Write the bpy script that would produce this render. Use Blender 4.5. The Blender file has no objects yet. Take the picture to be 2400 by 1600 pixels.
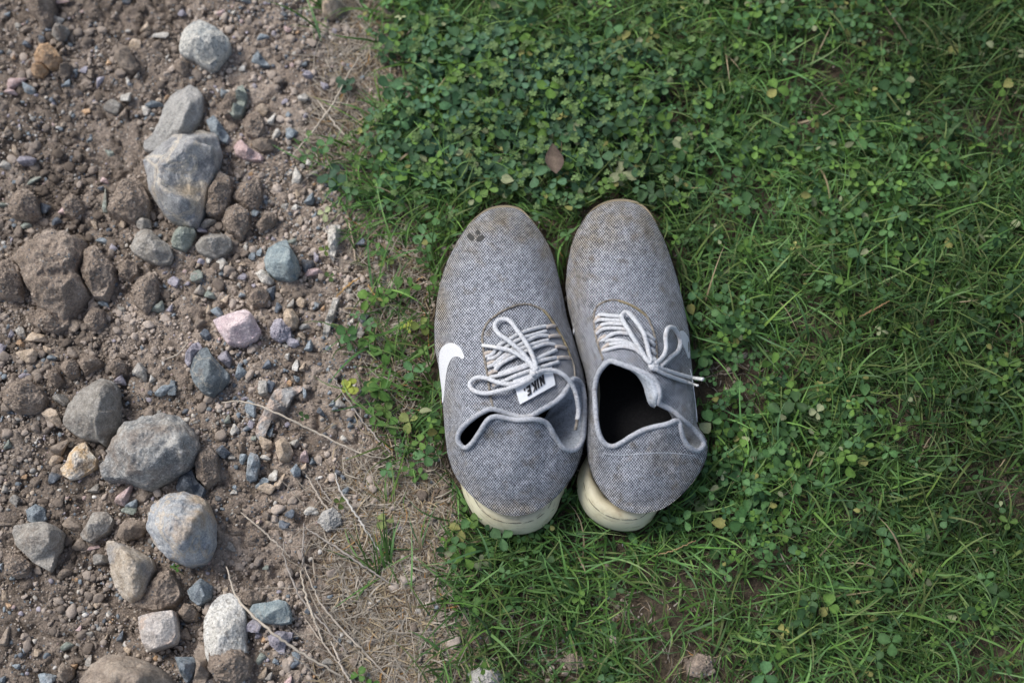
import bpy, math, random
import numpy as np
from mathutils import Vector, Matrix
from mathutils.geometry import delaunay_2d_cdt

RNG = np.random.default_rng(7)
random.seed(7)
SC = bpy.context.scene
COL = SC.collection

# ------------------------------------------------------------------ camera
TILT = math.radians(18.0)
LENS, SENS = 50.0, 36.0
DIST = 0.96 * LENS / SENS            # the frame spans 0.96 m of ground at its centre
H = DIST * math.cos(TILT)
CAM = np.array([0.0, -DIST * math.sin(TILT), H])
cd = bpy.data.cameras.new('camera'); cam = bpy.data.objects.new('camera', cd); COL.objects.link(cam)
cam.location = CAM; cam.rotation_euler = (TILT, 0, 0)
cd.lens = LENS; cd.sensor_width = SENS; cd.sensor_fit = 'HORIZONTAL'
cd.clip_start = 0.05; cd.clip_end = 500
cd.dof.use_dof = True; cd.dof.focus_distance = 1.275; cd.dof.aperture_fstop = 2.8
SC.camera = cam

# ------------------------------------------------------------------ sky, sun, exposure
SUN_AZ, SUN_EL = math.radians(148), math.radians(50)   # azimuth measured from +X: light from the upper left
w = bpy.data.worlds.new('World'); SC.world = w; w.use_nodes = True
nt = w.node_tree; nt.nodes.clear()
o_ = nt.nodes.new('ShaderNodeOutputWorld'); b_ = nt.nodes.new('ShaderNodeBackground')
s_ = nt.nodes.new('ShaderNodeTexSky'); s_.sky_type = 'NISHITA'; s_.sun_disc = False
s_.sun_elevation = SUN_EL; s_.sun_rotation = math.radians(90) - SUN_AZ
s_.air_density = 1.0; s_.dust_density = 3.0; s_.ozone_density = 1.0
hs = nt.nodes.new('ShaderNodeHueSaturation'); hs.inputs['Saturation'].default_value = 0.82   # cloud cover greys the sky
nt.links.new(s_.outputs[0], hs.inputs['Color']); nt.links.new(hs.outputs[0], b_.inputs[0])
b_.inputs[1].default_value = 0.085; nt.links.new(b_.outputs[0], o_.inputs[0])
sd = bpy.data.lights.new('sun', 'SUN'); so = bpy.data.objects.new('sun', sd); COL.objects.link(so)
sd.energy = 1.5; sd.angle = math.radians(28); sd.color = (1.0, 0.998, 0.99)
d_ = Vector((math.cos(SUN_EL) * math.cos(SUN_AZ), math.cos(SUN_EL) * math.sin(SUN_AZ), math.sin(SUN_EL)))
so.rotation_euler = d_.to_track_quat('Z', 'Y').to_euler(); so.location = d_ * 5
SC.view_settings.view_transform = 'Standard'; SC.view_settings.look = 'None'
SC.view_settings.exposure = 0.86; SC.view_settings.gamma = 1.0
SC.view_settings.use_curve_mapping = False
SC.cycles.use_denoising = True; SC.cycles.use_adaptive_sampling = True; SC.cycles.adaptive_threshold = 0.02
SC.cycles.max_bounces = 4; SC.cycles.diffuse_bounces = 2; SC.cycles.glossy_bounces = 2; SC.cycles.transparent_max_bounces = 4

# ------------------------------------------------------------------ helpers
FWD = np.array([0, math.sin(TILT), -math.cos(TILT)]); UPV = np.array([0, math.cos(TILT), math.sin(TILT)])
K = SENS / LENS / 2400.0
def at(px, py, z=0.0):
    """point of the place that stands at height z on the line of sight of a photo pixel"""
    px, py, z = np.broadcast_arrays(np.asarray(px, float), np.asarray(py, float), np.asarray(z, float))
    u = (px - 1200) * K; v = -(py - 800) * K
    d = FWD + u[..., None] * np.array([1., 0, 0]) + v[..., None] * UPV
    t = (z - CAM[2]) / d[..., 2]
    return CAM + d * t[..., None]
def proj(P):
    q = np.asarray(P, float) - CAM
    dep = q @ FWD
    return 1200 + q[..., 0] / dep / K, 800 - (q @ UPV) / dep / K
def sstep(a, b, x):
    t = np.clip((x - a) / (b - a), 0, 1); return t * t * (3 - 2 * t)

def _hash(ix, iy, iz, seed):
    h = (ix * 374761393 + iy * 668265263 + iz * 2147483647 + seed * 974634777) & 0xffffffff
    h = ((h ^ (h >> 13)) * 1274126177) & 0xffffffff
    h = ((h ^ (h >> 16)) * 2246822519) & 0xffffffff
    return ((h ^ (h >> 15)) & 0xffff) / 32767.5 - 1.0
def noise3(P, seed=0):
    P = np.asarray(P, float); i = np.floor(P).astype(np.int64); f = P - i; f = f * f * (3 - 2 * f)
    r = 0
    for a in (0, 1):
        wx = f[..., 0] if a else 1 - f[..., 0]
        for b in (0, 1):
            wy = f[..., 1] if b else 1 - f[..., 1]
            for c in (0, 1):
                wz = f[..., 2] if c else 1 - f[..., 2]
                r = r + wx * wy * wz * _hash(i[..., 0] + a, i[..., 1] + b, i[..., 2] + c, seed)
    return r
def fbm(P, oct=4, seed=0, gain=0.5):
    r = 0; a = 1.0; P = np.asarray(P, float)
    for o in range(oct):
        r = r + a * noise3(P * (2.03 ** o) + 17.3 * o, seed + o); a *= gain
    return r
def xy0(x, y, s): return np.stack([np.asarray(x) * s, np.asarray(y) * s, np.zeros_like(np.asarray(x, float))], -1)

def inside(poly, x, y):
    poly = np.asarray(poly, float); x = np.asarray(x, float); y = np.asarray(y, float)
    r = np.zeros(x.shape, bool); n = len(poly)
    for i in range(n):
        x1, y1 = poly[i]; x2, y2 = poly[(i + 1) % n]
        if y1 == y2: continue
        c = ((y1 > y) != (y2 > y)) & (x < (x2 - x1) * (y - y1) / (y2 - y1) + x1)
        r ^= c
    return r
def pdist(poly, x, y):
    poly = np.asarray(poly, float); x = np.asarray(x, float); y = np.asarray(y, float)
    best = np.full(x.shape, 1e9); n = len(poly)
    for i in range(n):
        a = poly[i]; b = poly[(i + 1) % n]; d = b - a; L = d @ d + 1e-12
        t = np.clip(((x - a[0]) * d[0] + (y - a[1]) * d[1]) / L, 0, 1)
        best = np.minimum(best, np.hypot(x - a[0] - t * d[0], y - a[1] - t * d[1]))
    return best

def mesh_np(name, V, F, smooth=True, col=None, extra=None):
    """V (n,3); F list of index arrays, each (m,k)"""
    V = np.asarray(V, np.float32)
    if not isinstance(F, list): F = [F]
    F = [np.asarray(f, np.int32) for f in F if len(f)]
    me = bpy.data.meshes.new(name)
    me.vertices.add(len(V)); me.vertices.foreach_set('co', V.ravel())
    lv = np.concatenate([f.ravel() for f in F]); tot = np.concatenate([np.full(len(f), f.shape[1], np.int32) for f in F])
    st = np.concatenate([[0], np.cumsum(tot)[:-1]]).astype(np.int32)
    me.loops.add(len(lv)); me.loops.foreach_set('vertex_index', lv)
    me.polygons.add(len(tot)); me.polygons.foreach_set('loop_start', st); me.polygons.foreach_set('loop_total', tot)
    me.update(calc_edges=True); me.validate()
    if smooth: me.polygons.foreach_set('use_smooth', np.ones(len(me.polygons), bool))
    if col is not None:
        c = np.ones((len(V), 4), np.float32); c[:, :3] = col
        a = me.attributes.new('Col', 'FLOAT_COLOR', 'POINT'); a.data.foreach_set('color', c.ravel())
    for k, v in (extra or {}).items():
        v = np.asarray(v, np.float32)
        if v.ndim == 2:
            a = me.attributes.new(k, 'FLOAT_VECTOR', 'POINT'); a.data.foreach_set('vector', v.ravel())
        else:
            a = me.attributes.new(k, 'FLOAT', 'POINT'); a.data.foreach_set('value', v.ravel())
    return me
def link(name, me, mat=None, parent=None, label=None, cat=None, group=None, kind=None):
    o = bpy.data.objects.new(name, me); COL.objects.link(o)
    if mat is not None and me is not None and len(me.materials) == 0: me.materials.append(mat)
    if parent is not None: o.parent = parent
    if label: o['label'] = label
    if cat: o['category'] = cat
    if group: o['group'] = group
    if kind: o['kind'] = kind
    return o
def grid_faces(n, m, closed=True, flip=False):
    """n points round, m rings"""
    i = np.arange(n if closed else n - 1); j = np.arange(m - 1)
    I, J = np.meshgrid(i, j, indexing='ij'); I = I.ravel(); J = J.ravel(); I2 = (I + 1) % n
    q = np.stack([J * n + I, J * n + I2, (J + 1) * n + I2, (J + 1) * n + I], 1)
    return q[:, ::-1] if flip else q
def catmull(P, n, closed=False):
    """resample a control polyline evenly"""
    P = np.asarray(P, float); m = len(P)
    idx = (lambda k: k % m) if closed else (lambda k: min(max(k, 0), m - 1))
    out = []
    for i in range(m if closed else m - 1):
        p0, p1, p2, p3 = (P[idx(i + k)] for k in (-1, 0, 1, 2))
        t = np.linspace(0, 1, 13)[:-1][:, None]
        out.append(0.5 * (2 * p1 + (p2 - p0) * t + (2 * p0 - 5 * p1 + 4 * p2 - p3) * t ** 2 + (3 * p1 - p0 - 3 * p2 + p3) * t ** 3))
    Q = np.concatenate(out + ([P[:1]] if closed else [P[-1:]]))
    s = np.concatenate([[0], np.cumsum(np.linalg.norm(np.diff(Q, axis=0), axis=1))])
    u = np.linspace(0, s[-1], n + 1)[:-1] if closed else np.linspace(0, s[-1], n)
    return np.stack([np.interp(u, s, Q[:, k]) for k in range(Q.shape[1])], 1)
def tube(P, r, sides=8, flat=1.0, closed=False, cap=True):
    """sweep along world points P; r scalar or per point; flat squashes the section along world up"""
    P = np.asarray(P, float); n = len(P); r = np.broadcast_to(np.asarray(r, float), (n,))
    T = np.roll(P, -1, 0) - np.roll(P, 1, 0) if closed else np.gradient(P, axis=0)
    T /= np.linalg.norm(T, axis=1)[:, None] + 1e-12
    up = np.array([0, 0, 1.0]); A = np.cross(T, up); A /= np.linalg.norm(A, axis=1)[:, None] + 1e-9
    B = np.cross(A, T)
    th = np.arange(sides) * 2 * np.pi / sides
    V = P[:, None] + r[:, None, None] * (np.cos(th)[None, :, None] * A[:, None] + flat * np.sin(th)[None, :, None] * B[:, None])
    i = np.arange(n if closed else n - 1); s = np.arange(sides)
    I, S = np.meshgrid(i, s, indexing='ij'); I = I.ravel(); S = S.ravel(); I2 = (I + 1) % n; S2 = (S + 1) % sides
    F = [np.stack([I * sides + S, I * sides + S2, I2 * sides + S2, I2 * sides + S], 1)]
    if cap and not closed:
        F += [np.arange(sides)[None, ::-1], ((n - 1) * sides + np.arange(sides))[None]]
    return V.reshape(-1, 3), F

# ------------------------------------------------------------------ materials
def new_mat(name):
    m = bpy.data.materials.new(name); m.use_nodes = True; n = m.node_tree.nodes; n.clear()
    out = n.new('ShaderNodeOutputMaterial'); p = n.new('ShaderNodeBsdfPrincipled')
    m.node_tree.links.new(p.outputs[0], out.inputs[0]); p.inputs['Roughness'].default_value = 0.85
    p.inputs['Specular IOR Level'].default_value = 0.25
    return m, n, m.node_tree.links, p
def N(n, t, **kw):
    x = n.new('ShaderNode' + t)
    for k, v in kw.items():
        if k in x.inputs.keys(): x.inputs[k].default_value = v
        else: setattr(x, k, v)
    return x
def ramp(n, stops, interp='LINEAR'):
    r = n.new('ShaderNodeValToRGB'); e = r.color_ramp.elements; r.color_ramp.interpolation = interp
    while len(e) < len(stops): e.new(0.5)
    for k, (p, c) in enumerate(stops):
        e[k].position = p; e[k].color = (*c, 1) if len(c) == 3 else c
    return r
def mixc(n, l, fac, a, b, mode='MIX'):
    x = n.new('ShaderNodeMix'); x.data_type = 'RGBA'; x.blend_type = mode
    for s, v in ((0, fac), (6, a), (7, b)):
        if hasattr(v, 'links') or hasattr(v, 'is_linked'): l.new(v, x.inputs[s])
        elif s == 0: x.inputs[0].default_value = v
        else: x.inputs[s].default_value = (*v, 1)
    return x.outputs[2]
def mathn(n, l, op, a, b=None):
    x = n.new('ShaderNodeMath'); x.operation = op
    for k, v in enumerate((a, b)):
        if v is None: continue
        if isinstance(v, (int, float)): x.inputs[k].default_value = v
        else: l.new(v, x.inputs[k])
    return x.outputs[0]
def bump(n, l, p, h, strength, dist):
    b = n.new('ShaderNodeBump'); b.inputs['Strength'].default_value = strength; b.inputs['Distance'].default_value = dist
    l.new(h, b.inputs['Height']); l.new(b.outputs[0], p.inputs['Normal'])

SOIL = (0.222, 0.181, 0.148)
SOIL_D = (0.106, 0.085, 0.068)
SOIL_L = (0.345, 0.290, 0.243)
def stone_mat(name, a, b, vein=None, veinw=0.03, speck=None, scale=60, dirt=0.3, dirtscale=30, patch=None, patchpos=0.55, rough=0.8):
    """a/b mottled rock, optional veins, specks, a patch colour and clinging soil"""
    m, n, l, p = new_mat(name)
    tc = N(n, 'NewGeometry'); oi = N(n, 'ObjectInfo')
    off = n.new('ShaderNodeVectorMath'); off.operation = 'ADD'
    mul = n.new('ShaderNodeVectorMath'); mul.operation = 'SCALE'; mul.inputs[0].default_value = (7.1, 3.3, 5.7)
    l.new(oi.outputs['Random'], mul.inputs['Scale']); l.new(tc.outputs['Position'], off.inputs[0]); l.new(mul.outputs[0], off.inputs[1])
    co = off.outputs[0]
    n1 = N(n, 'TexNoise', Scale=scale * 1.8, Detail=5.0, Roughness=0.72); l.new(co, n1.inputs['Vector'])
    r1 = ramp(n, [(0.38, a), (0.6, b)]); l.new(n1.outputs[0], r1.inputs[0]); c = r1.outputs[0]
    if patch:
        n4 = N(n, 'TexNoise', Scale=scale * 0.42, Detail=4.0, Roughness=0.6); l.new(co, n4.inputs['Vector'])
        r4 = ramp(n, [(patchpos - .05, (0, 0, 0)), (patchpos + .06, (1, 1, 1))]); l.new(n4.outputs[0], r4.inputs[0])
        c = mixc(n, l, r4.outputs[0], c, patch)
    if vein:
        n2 = N(n, 'TexNoise', Scale=scale * 0.55, Detail=5.0, Roughness=0.55, Distortion=0.6); l.new(co, n2.inputs['Vector'])
        d = mathn(n, l, 'ABSOLUTE', mathn(n, l, 'SUBTRACT', n2.outputs[0], 0.5))
        rv = ramp(n, [(0.0, (1, 1, 1)), (veinw, (0, 0, 0))]); l.new(d, rv.inputs[0])
        c = mixc(n, l, mathn(n, l, 'MULTIPLY', rv.outputs[0], 0.75), c, vein)
    if speck:
        n3 = N(n, 'TexNoise', Scale=scale * 9, Detail=2.0); l.new(co, n3.inputs['Vector'])
        r3 = ramp(n, [(0.55, (0, 0, 0)), (0.66, (1, 1, 1))]); l.new(n3.outputs[0], r3.inputs[0])
        c = mixc(n, l, mathn(n, l, 'MULTIPLY', r3.outputs[0], 0.75), c, speck)
    if dirt > 0:
        n5 = N(n, 'TexNoise', Scale=dirtscale, Detail=4.0, Roughness=0.75); l.new(co, n5.inputs['Vector'])
        r5 = ramp(n, [(0.62 - dirt * 0.35, (0, 0, 0)), (0.78 - dirt * 0.3, (1, 1, 1))]); l.new(n5.outputs[0], r5.inputs[0])
        c = mixc(n, l, mathn(n, l, 'MULTIPLY', r5.outputs[0], 0.8), c, SOIL)
    ng = N(n, 'TexNoise', Scale=620.0, Detail=3.0, Roughness=0.75); l.new(co, ng.inputs['Vector'])
    rg_ = ramp(n, [(0.3, (0.6,) * 3), (0.7, (1.34,) * 3)]); l.new(ng.outputs[0], rg_.inputs[0])
    c = mixc(n, l, 1.0, c, rg_.outputs[0], 'MULTIPLY')
    hv = N(n, 'HueSaturation'); l.new(c, hv.inputs['Color'])
    vr = N(n, 'MapRange'); vr.inputs[3].default_value = 0.82; vr.inputs[4].default_value = 1.2
    l.new(oi.outputs['Random'], vr.inputs[0]); l.new(vr.outputs[0], hv.inputs['Value'])
    l.new(hv.outputs[0], p.inputs['Base Color']); p.inputs['Roughness'].default_value = rough
    nb = N(n, 'TexNoise', Scale=320.0, Detail=3.0, Roughness=0.7); l.new(co, nb.inputs['Vector'])
    bump(n, l, p, nb.outputs[0], 0.85, 0.0022)
    return m
def soil_mat(name, grit=True, ground=False, lift=1.0):
    m, n, l, p = new_mat(name)
    tc = N(n, 'TexCoord'); co = tc.outputs['Object']
    n1 = N(n, 'TexNoise', Scale=26.0, Detail=5.0, Roughness=0.75); l.new(co, n1.inputs['Vector'])
    r1 = ramp(n, [(0.3, SOIL_D), (0.5, SOIL), (0.72, SOIL_L)]); l.new(n1.outputs[0], r1.inputs[0]); c = r1.outputs[0]
    n2 = N(n, 'TexNoise', Scale=520.0, Detail=2.0, Roughness=0.7); l.new(co, n2.inputs['Vector'])
    r2 = ramp(n, [(0.32, (0.6, 0.6, 0.6)), (0.68, (1.3, 1.28, 1.25))]); l.new(n2.outputs[0], r2.inputs[0])
    c = mixc(n, l, 1.0, c, r2.outputs[0], 'MULTIPLY')
    if lift != 1.0: c = mixc(n, l, 1.0, c, (lift,) * 3, 'MULTIPLY')
    if ground:
        ad_ = N(n, 'Attribute', attribute_name='dust')
        c = mixc(n, l, ad_.outputs['Fac'], c, mixc(n, l, 1.0, c, (1.5, 1.5, 1.5), 'MULTIPLY'))
    if grit:
        v = N(n, 'TexVoronoi', Scale=330.0); l.new(co, v.inputs['Vector'])
        sp = n.new('ShaderNodeSeparateColor'); l.new(v.outputs['Color'], sp.inputs[0])
        pick = ramp(n, [(0.84, (0, 0, 0)), (0.87, (1, 1, 1))]); l.new(sp.outputs[0], pick.inputs[0])
        near = ramp(n, [(0.28, (1, 1, 1)), (0.42, (0, 0, 0))]); l.new(v.outputs['Distance'], near.inputs[0])
        gc = ramp(n, [(0.0, (0.11, 0.125, 0.14)), (0.3, (0.4, 0.36, 0.31)), (0.55, (0.2, 0.215, 0.23)), (0.8, (0.5, 0.44, 0.37)), (1.0, (0.3, 0.2, 0.13))], 'CONSTANT')
        l.new(sp.outputs[1], gc.inputs[0])
        c = mixc(n, l, mathn(n, l, 'MULTIPLY', pick.outputs[0], near.outputs[0]), c, gc.outputs[0])
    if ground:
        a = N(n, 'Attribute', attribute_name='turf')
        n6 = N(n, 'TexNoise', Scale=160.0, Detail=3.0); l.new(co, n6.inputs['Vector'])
        r6 = ramp(n, [(0.35, (0.032, 0.025, 0.016)), (0.7, (0.1, 0.077, 0.05))]); l.new(n6.outputs[0], r6.inputs[0])  # dark soil under turf and straw, darkened further to paint deep gaps between blades
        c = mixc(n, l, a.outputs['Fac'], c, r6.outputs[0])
    l.new(c, p.inputs['Base Color']); p.inputs['Roughness'].default_value = 0.95; p.inputs['Specular IOR Level'].default_value = 0.1
    nb = N(n, 'TexNoise', Scale=300.0, Detail=3.0, Roughness=0.75); l.new(co, nb.inputs['Vector'])
    bump(n, l, p, nb.outputs[0], 1.0, 0.004)
    return m
def attr_mat(name, rough=0.8, transl=0.0, spec=0.2, grain=0.0, gscale=400):
    m, n, l, p = new_mat(name)
    a = N(n, 'Attribute', attribute_name='Col'); c = a.outputs['Color']
    tc = N(n, 'TexCoord')
    if grain:
        n1 = N(n, 'TexNoise', Scale=gscale, Detail=5.0, Roughness=0.7); l.new(tc.outputs['Object'], n1.inputs['Vector'])
        r = ramp(n, [(0.3, (1 - grain,) * 3), (0.7, (1 + grain,) * 3)]); l.new(n1.outputs[0], r.inputs[0])
        c = mixc(n, l, 1.0, c, r.outputs[0], 'MULTIPLY')
        if transl == 0: bump(n, l, p, n1.outputs[0], 0.5, 0.001)
    l.new(c, p.inputs['Base Color']); p.inputs['Roughness'].default_value = rough; p.inputs['Specular IOR Level'].default_value = spec
    if transl:
        t = N(n, 'BsdfTranslucent'); l.new(c, t.inputs[0]); mx = N(n, 'MixShader'); mx.inputs[0].default_value = transl
        out = [k for k in n if k.type == 'OUTPUT_MATERIAL'][0]
        l.new(p.outputs[0], mx.inputs[1]); l.new(t.outputs[0], mx.inputs[2]); l.new(mx.outputs[0], out.inputs[0])
    return m
def plain_mat(name, c1, c2, scale=300, rough=0.8, bumpd=0.0006, spec=0.25):
    m, n, l, p = new_mat(name); tc = N(n, 'TexCoord')
    n1 = N(n, 'TexNoise', Scale=scale, Detail=5.0, Roughness=0.65); l.new(tc.outputs['Object'], n1.inputs['Vector'])
    r = ramp(n, [(0.33, c1), (0.67, c2)]); l.new(n1.outputs[0], r.inputs[0]); l.new(r.outputs[0], p.inputs['Base Color'])
    p.inputs['Roughness'].default_value = rough; p.inputs['Specular IOR Level'].default_value = spec
    bump(n, l, p, n1.outputs[0], 0.5, bumpd); return m

M = {}
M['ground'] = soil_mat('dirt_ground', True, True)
M['clod'] = soil_mat('dry_clod', True, False, 1.5)
M['crumb'] = attr_mat('soil_crumb', 0.95, 0, 0.1, 0.3, 700)
M['gravel'] = attr_mat('gravel_grain', 0.8, 0, 0.25, 0.22, 500)
M['grass'] = attr_mat('grass_blade', 0.5, 0.2, 0.2)
M['leaf'] = attr_mat('clover_leaf', 0.55, 0.2, 0.18, 0.25, 500)
M['straw'] = attr_mat('dry_straw', 0.8, 0.05, 0.2, 0.2, 600)
# stone colours: (a, b) pairs, real-world albedo
M['w'] = stone_mat('pale_stone', (0.42, 0.39, 0.34), (0.62, 0.59, 0.53), dirt=0.18, scale=90)
M['t'] = stone_mat('tan_stone', (0.36, 0.28, 0.2), (0.52, 0.42, 0.32), dirt=0.25, scale=90)
M['g'] = stone_mat('grey_stone', (0.245, 0.225, 0.195), (0.39, 0.365, 0.325), dirt=0.3, scale=90)
M['b'] = stone_mat('blue_grey_stone', (0.165, 0.195, 0.215), (0.3, 0.335, 0.355), dirt=0.18, scale=90)
M['s'] = stone_mat('slate_stone', (0.085, 0.1, 0.12), (0.17, 0.19, 0.215), dirt=0.18, scale=90)
M['l'] = stone_mat('lavender_stone', (0.25, 0.23, 0.26), (0.42, 0.395, 0.43), dirt=0.2, scale=90)
M['p'] = stone_mat('pink_stone', (0.4, 0.28, 0.26), (0.58, 0.45, 0.43), dirt=0.2, scale=80)
M['o'] = stone_mat('orange_stone', (0.36, 0.22, 0.12), (0.55, 0.38, 0.24), dirt=0.2, scale=80)
M['n'] = stone_mat('brown_stone', (0.2, 0.16, 0.125), (0.31, 0.255, 0.205), dirt=0.35, scale=80)
M['e'] = stone_mat('greenish_stone', (0.21, 0.235, 0.2), (0.33, 0.355, 0.305), dirt=0.18, scale=90)
M['granite'] = stone_mat('speckled_granite', (0.27, 0.32, 0.345), (0.6, 0.58, 0.52), speck=(0.15, 0.17, 0.18), scale=48, dirt=0.05, patch=(0.64, 0.62, 0.56), patchpos=0.5)
M['greytan'] = stone_mat('grey_rock_tan_rind', (0.2, 0.2, 0.205), (0.38, 0.375, 0.36), vein=(0.55, 0.48, 0.38), veinw=0.035, scale=38, dirt=0.08, patch=(0.5, 0.4, 0.28), patchpos=0.6)
M['smoothgrey'] = stone_mat('smooth_grey_rock', (0.31, 0.3, 0.275), (0.39, 0.375, 0.35), scale=40, dirt=0.12)
M['veined'] = stone_mat('veined_slate', (0.14, 0.165, 0.175), (0.26, 0.29, 0.3), vein=(0.45, 0.42, 0.36), veinw=0.018, scale=40, dirt=0.1)
M['boulder'] = stone_mat('blue_tan_boulder', (0.25, 0.27, 0.295), (0.46, 0.46, 0.45), vein=(0.5, 0.42, 0.32), veinw=0.02, scale=34, dirt=0.05, patch=(0.42, 0.33, 0.24), patchpos=0.52)
M['rough'] = stone_mat('rough_grey_boulder', (0.15, 0.155, 0.155), (0.33, 0.325, 0.305), speck=(0.5, 0.49, 0.46), scale=45, dirt=0.5, dirtscale=26, patch=(0.44, 0.42, 0.38), patchpos=0.56)
M['flint'] = stone_mat('white_orange_flint', (0.72, 0.68, 0.6), (0.62, 0.42, 0.22), scale=50, dirt=0.42, dirtscale=24)
M['teal'] = stone_mat('teal_stone', (0.2, 0.25, 0.265), (0.33, 0.375, 0.37), vein=(0.4, 0.4, 0.36), veinw=0.012, scale=40, dirt=0.12)
M['quartz'] = stone_mat('pink_quartz', (0.5, 0.39, 0.4), (0.68, 0.57, 0.56), scale=60, dirt=0.06)
M['cube'] = stone_mat('pink_tan_block', (0.44, 0.39, 0.35), (0.6, 0.55, 0.5), scale=55, dirt=0.1, patch=(0.46, 0.3, 0.2), patchpos=0.56)
M['tanblue'] = stone_mat('tan_blue_rock', (0.4, 0.33, 0.25), (0.6, 0.53, 0.44), scale=40, dirt=0.1, patch=(0.25, 0.265, 0.285), patchpos=0.52)
M['white'] = stone_mat('white_speckled_boulder', (0.52, 0.5, 0.45), (0.66, 0.64, 0.59), speck=(0.25, 0.23, 0.2), scale=45, dirt=0.28, dirtscale=14)
M['orangey'] = stone_mat('crusted_white_rock', (0.5, 0.48, 0.45), (0.3, 0.31, 0.32), vein=(0.68, 0.5, 0.38), veinw=0.05, scale=40, dirt=0.4, dirtscale=22)
M['brownb'] = stone_mat('brown_boulder', (0.22, 0.175, 0.135), (0.33, 0.275, 0.22), scale=45, dirt=0.45, dirtscale=20)

# ------------------------------------------------------------------ the lie of the land
EDGE_Y = np.array([-400, 0, 60, 150, 250, 330, 430, 480, 540, 620, 720, 850, 940, 1010, 1070, 1130, 1220, 1320, 1420, 1520, 1600, 2000])
EDGE_X = np.array([790, 800, 830, 900, 830, 840, 790, 800, 860, 890, 900, 880, 850, 860, 900, 980, 1040, 1020, 1040, 1060, 1060, 1060])
def edge_x(px, py):          # where the turf begins, in photo columns
    return np.interp(py, EDGE_Y, EDGE_X)
def turf(x, y):
    """0 on bare dirt, 1 in the turf"""
    P = np.stack([x, y, np.zeros_like(x)], -1); px, py = proj(P)
    wob = 85 * fbm(xy0(x, y, 26.0), 3, 5)
    return sstep(-80, 95, px + wob - edge_x(px, py))
def gh(x, y):
    x = np.asarray(x, float); y = np.asarray(y, float)
    return 0.006 * fbm(xy0(x, y, 5.0), 3, 11) * np.exp(-(x * x + y * y) / 4)
def dust(x, y):          # paler, dusty soil towards the turf; darker at the far left and bottom
    px, py = proj(np.stack([x, y, np.zeros_like(x)], -1))
    return np.clip(sstep(180, 620, px + 160 * fbm(xy0(x, y, 6.0), 2, 15)) * sstep(1900, 1300, py + 0 * px) , 0, 1)
def thatch_w(px, py):       # dead straw zones
    a = np.exp(-(np.maximum(0, np.abs(px - 920) - 50) / 90.) ** 2) * sstep(1060, 1180, py)
    b = np.exp(-((px - 850 + .1 * py) / 70.) ** 2) * sstep(420, 300, py) * .9
    c = np.exp(-((px - 930) / 60.) ** 2) * np.exp(-((py - 740) / 300.) ** 2) * .55
    return np.clip(a + b + c, 0, 1)
def axis(parts):
    a = np.concatenate(parts); return np.unique(np.round(a, 5))
ext = lambda s, L: s + np.cumsum(0.012 * 1.32 ** np.arange(27)) * L
gx = axis([np.arange(-0.60, -0.06, 0.0019), np.arange(-0.06, 0.66, 0.007), ext(0.66, 1), ext(-0.6, -1)])
gy = axis([np.arange(-0.38, 0.44, 0.0019), ext(0.44, 1), ext(-0.38, -1)])
GX, GY = np.meshgrid(gx, gy)
TF = turf(GX, GY)
z = gh(GX, GY)
near = sstep(-.60, -.55, GX) * sstep(.66, .60, GX) * sstep(-.38, -.34, GY) * sstep(.44, .40, GY)
dirtm = (1 - TF) * near
f1 = fbm(xy0(GX, GY, 42.0), 4, 21, 0.55); f2 = fbm(xy0(GX, GY, 190.0), 3, 31, 0.6)
lump = np.abs(fbm(xy0(GX, GY, 75.0), 2, 41))
z = z + dirtm * (0.0028 * f1 + 0.0014 * f2 - 0.006 * sstep(0.22, 0.0, lump)) + TF * near * 0.002 * f1
V = np.stack([GX, GY, z], -1).reshape(-1, 3)
ny, nx = GX.shape
I, J = np.meshgrid(np.arange(nx - 1), np.arange(ny - 1)); I = I.ravel(); J = J.ravel()
F = np.stack([J * nx + I, J * nx + I + 1, (J + 1) * nx + I + 1, (J + 1) * nx + I], 1)
link('ground', mesh_np('ground', V, F, True, None, {'turf': np.maximum(TF, .75 * thatch_w(*proj(np.stack([GX, GY, GX * 0], -1)))).ravel() * 0.9, 'dust': dust(GX, GY).ravel()}), M['ground'], kind='structure')

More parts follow.
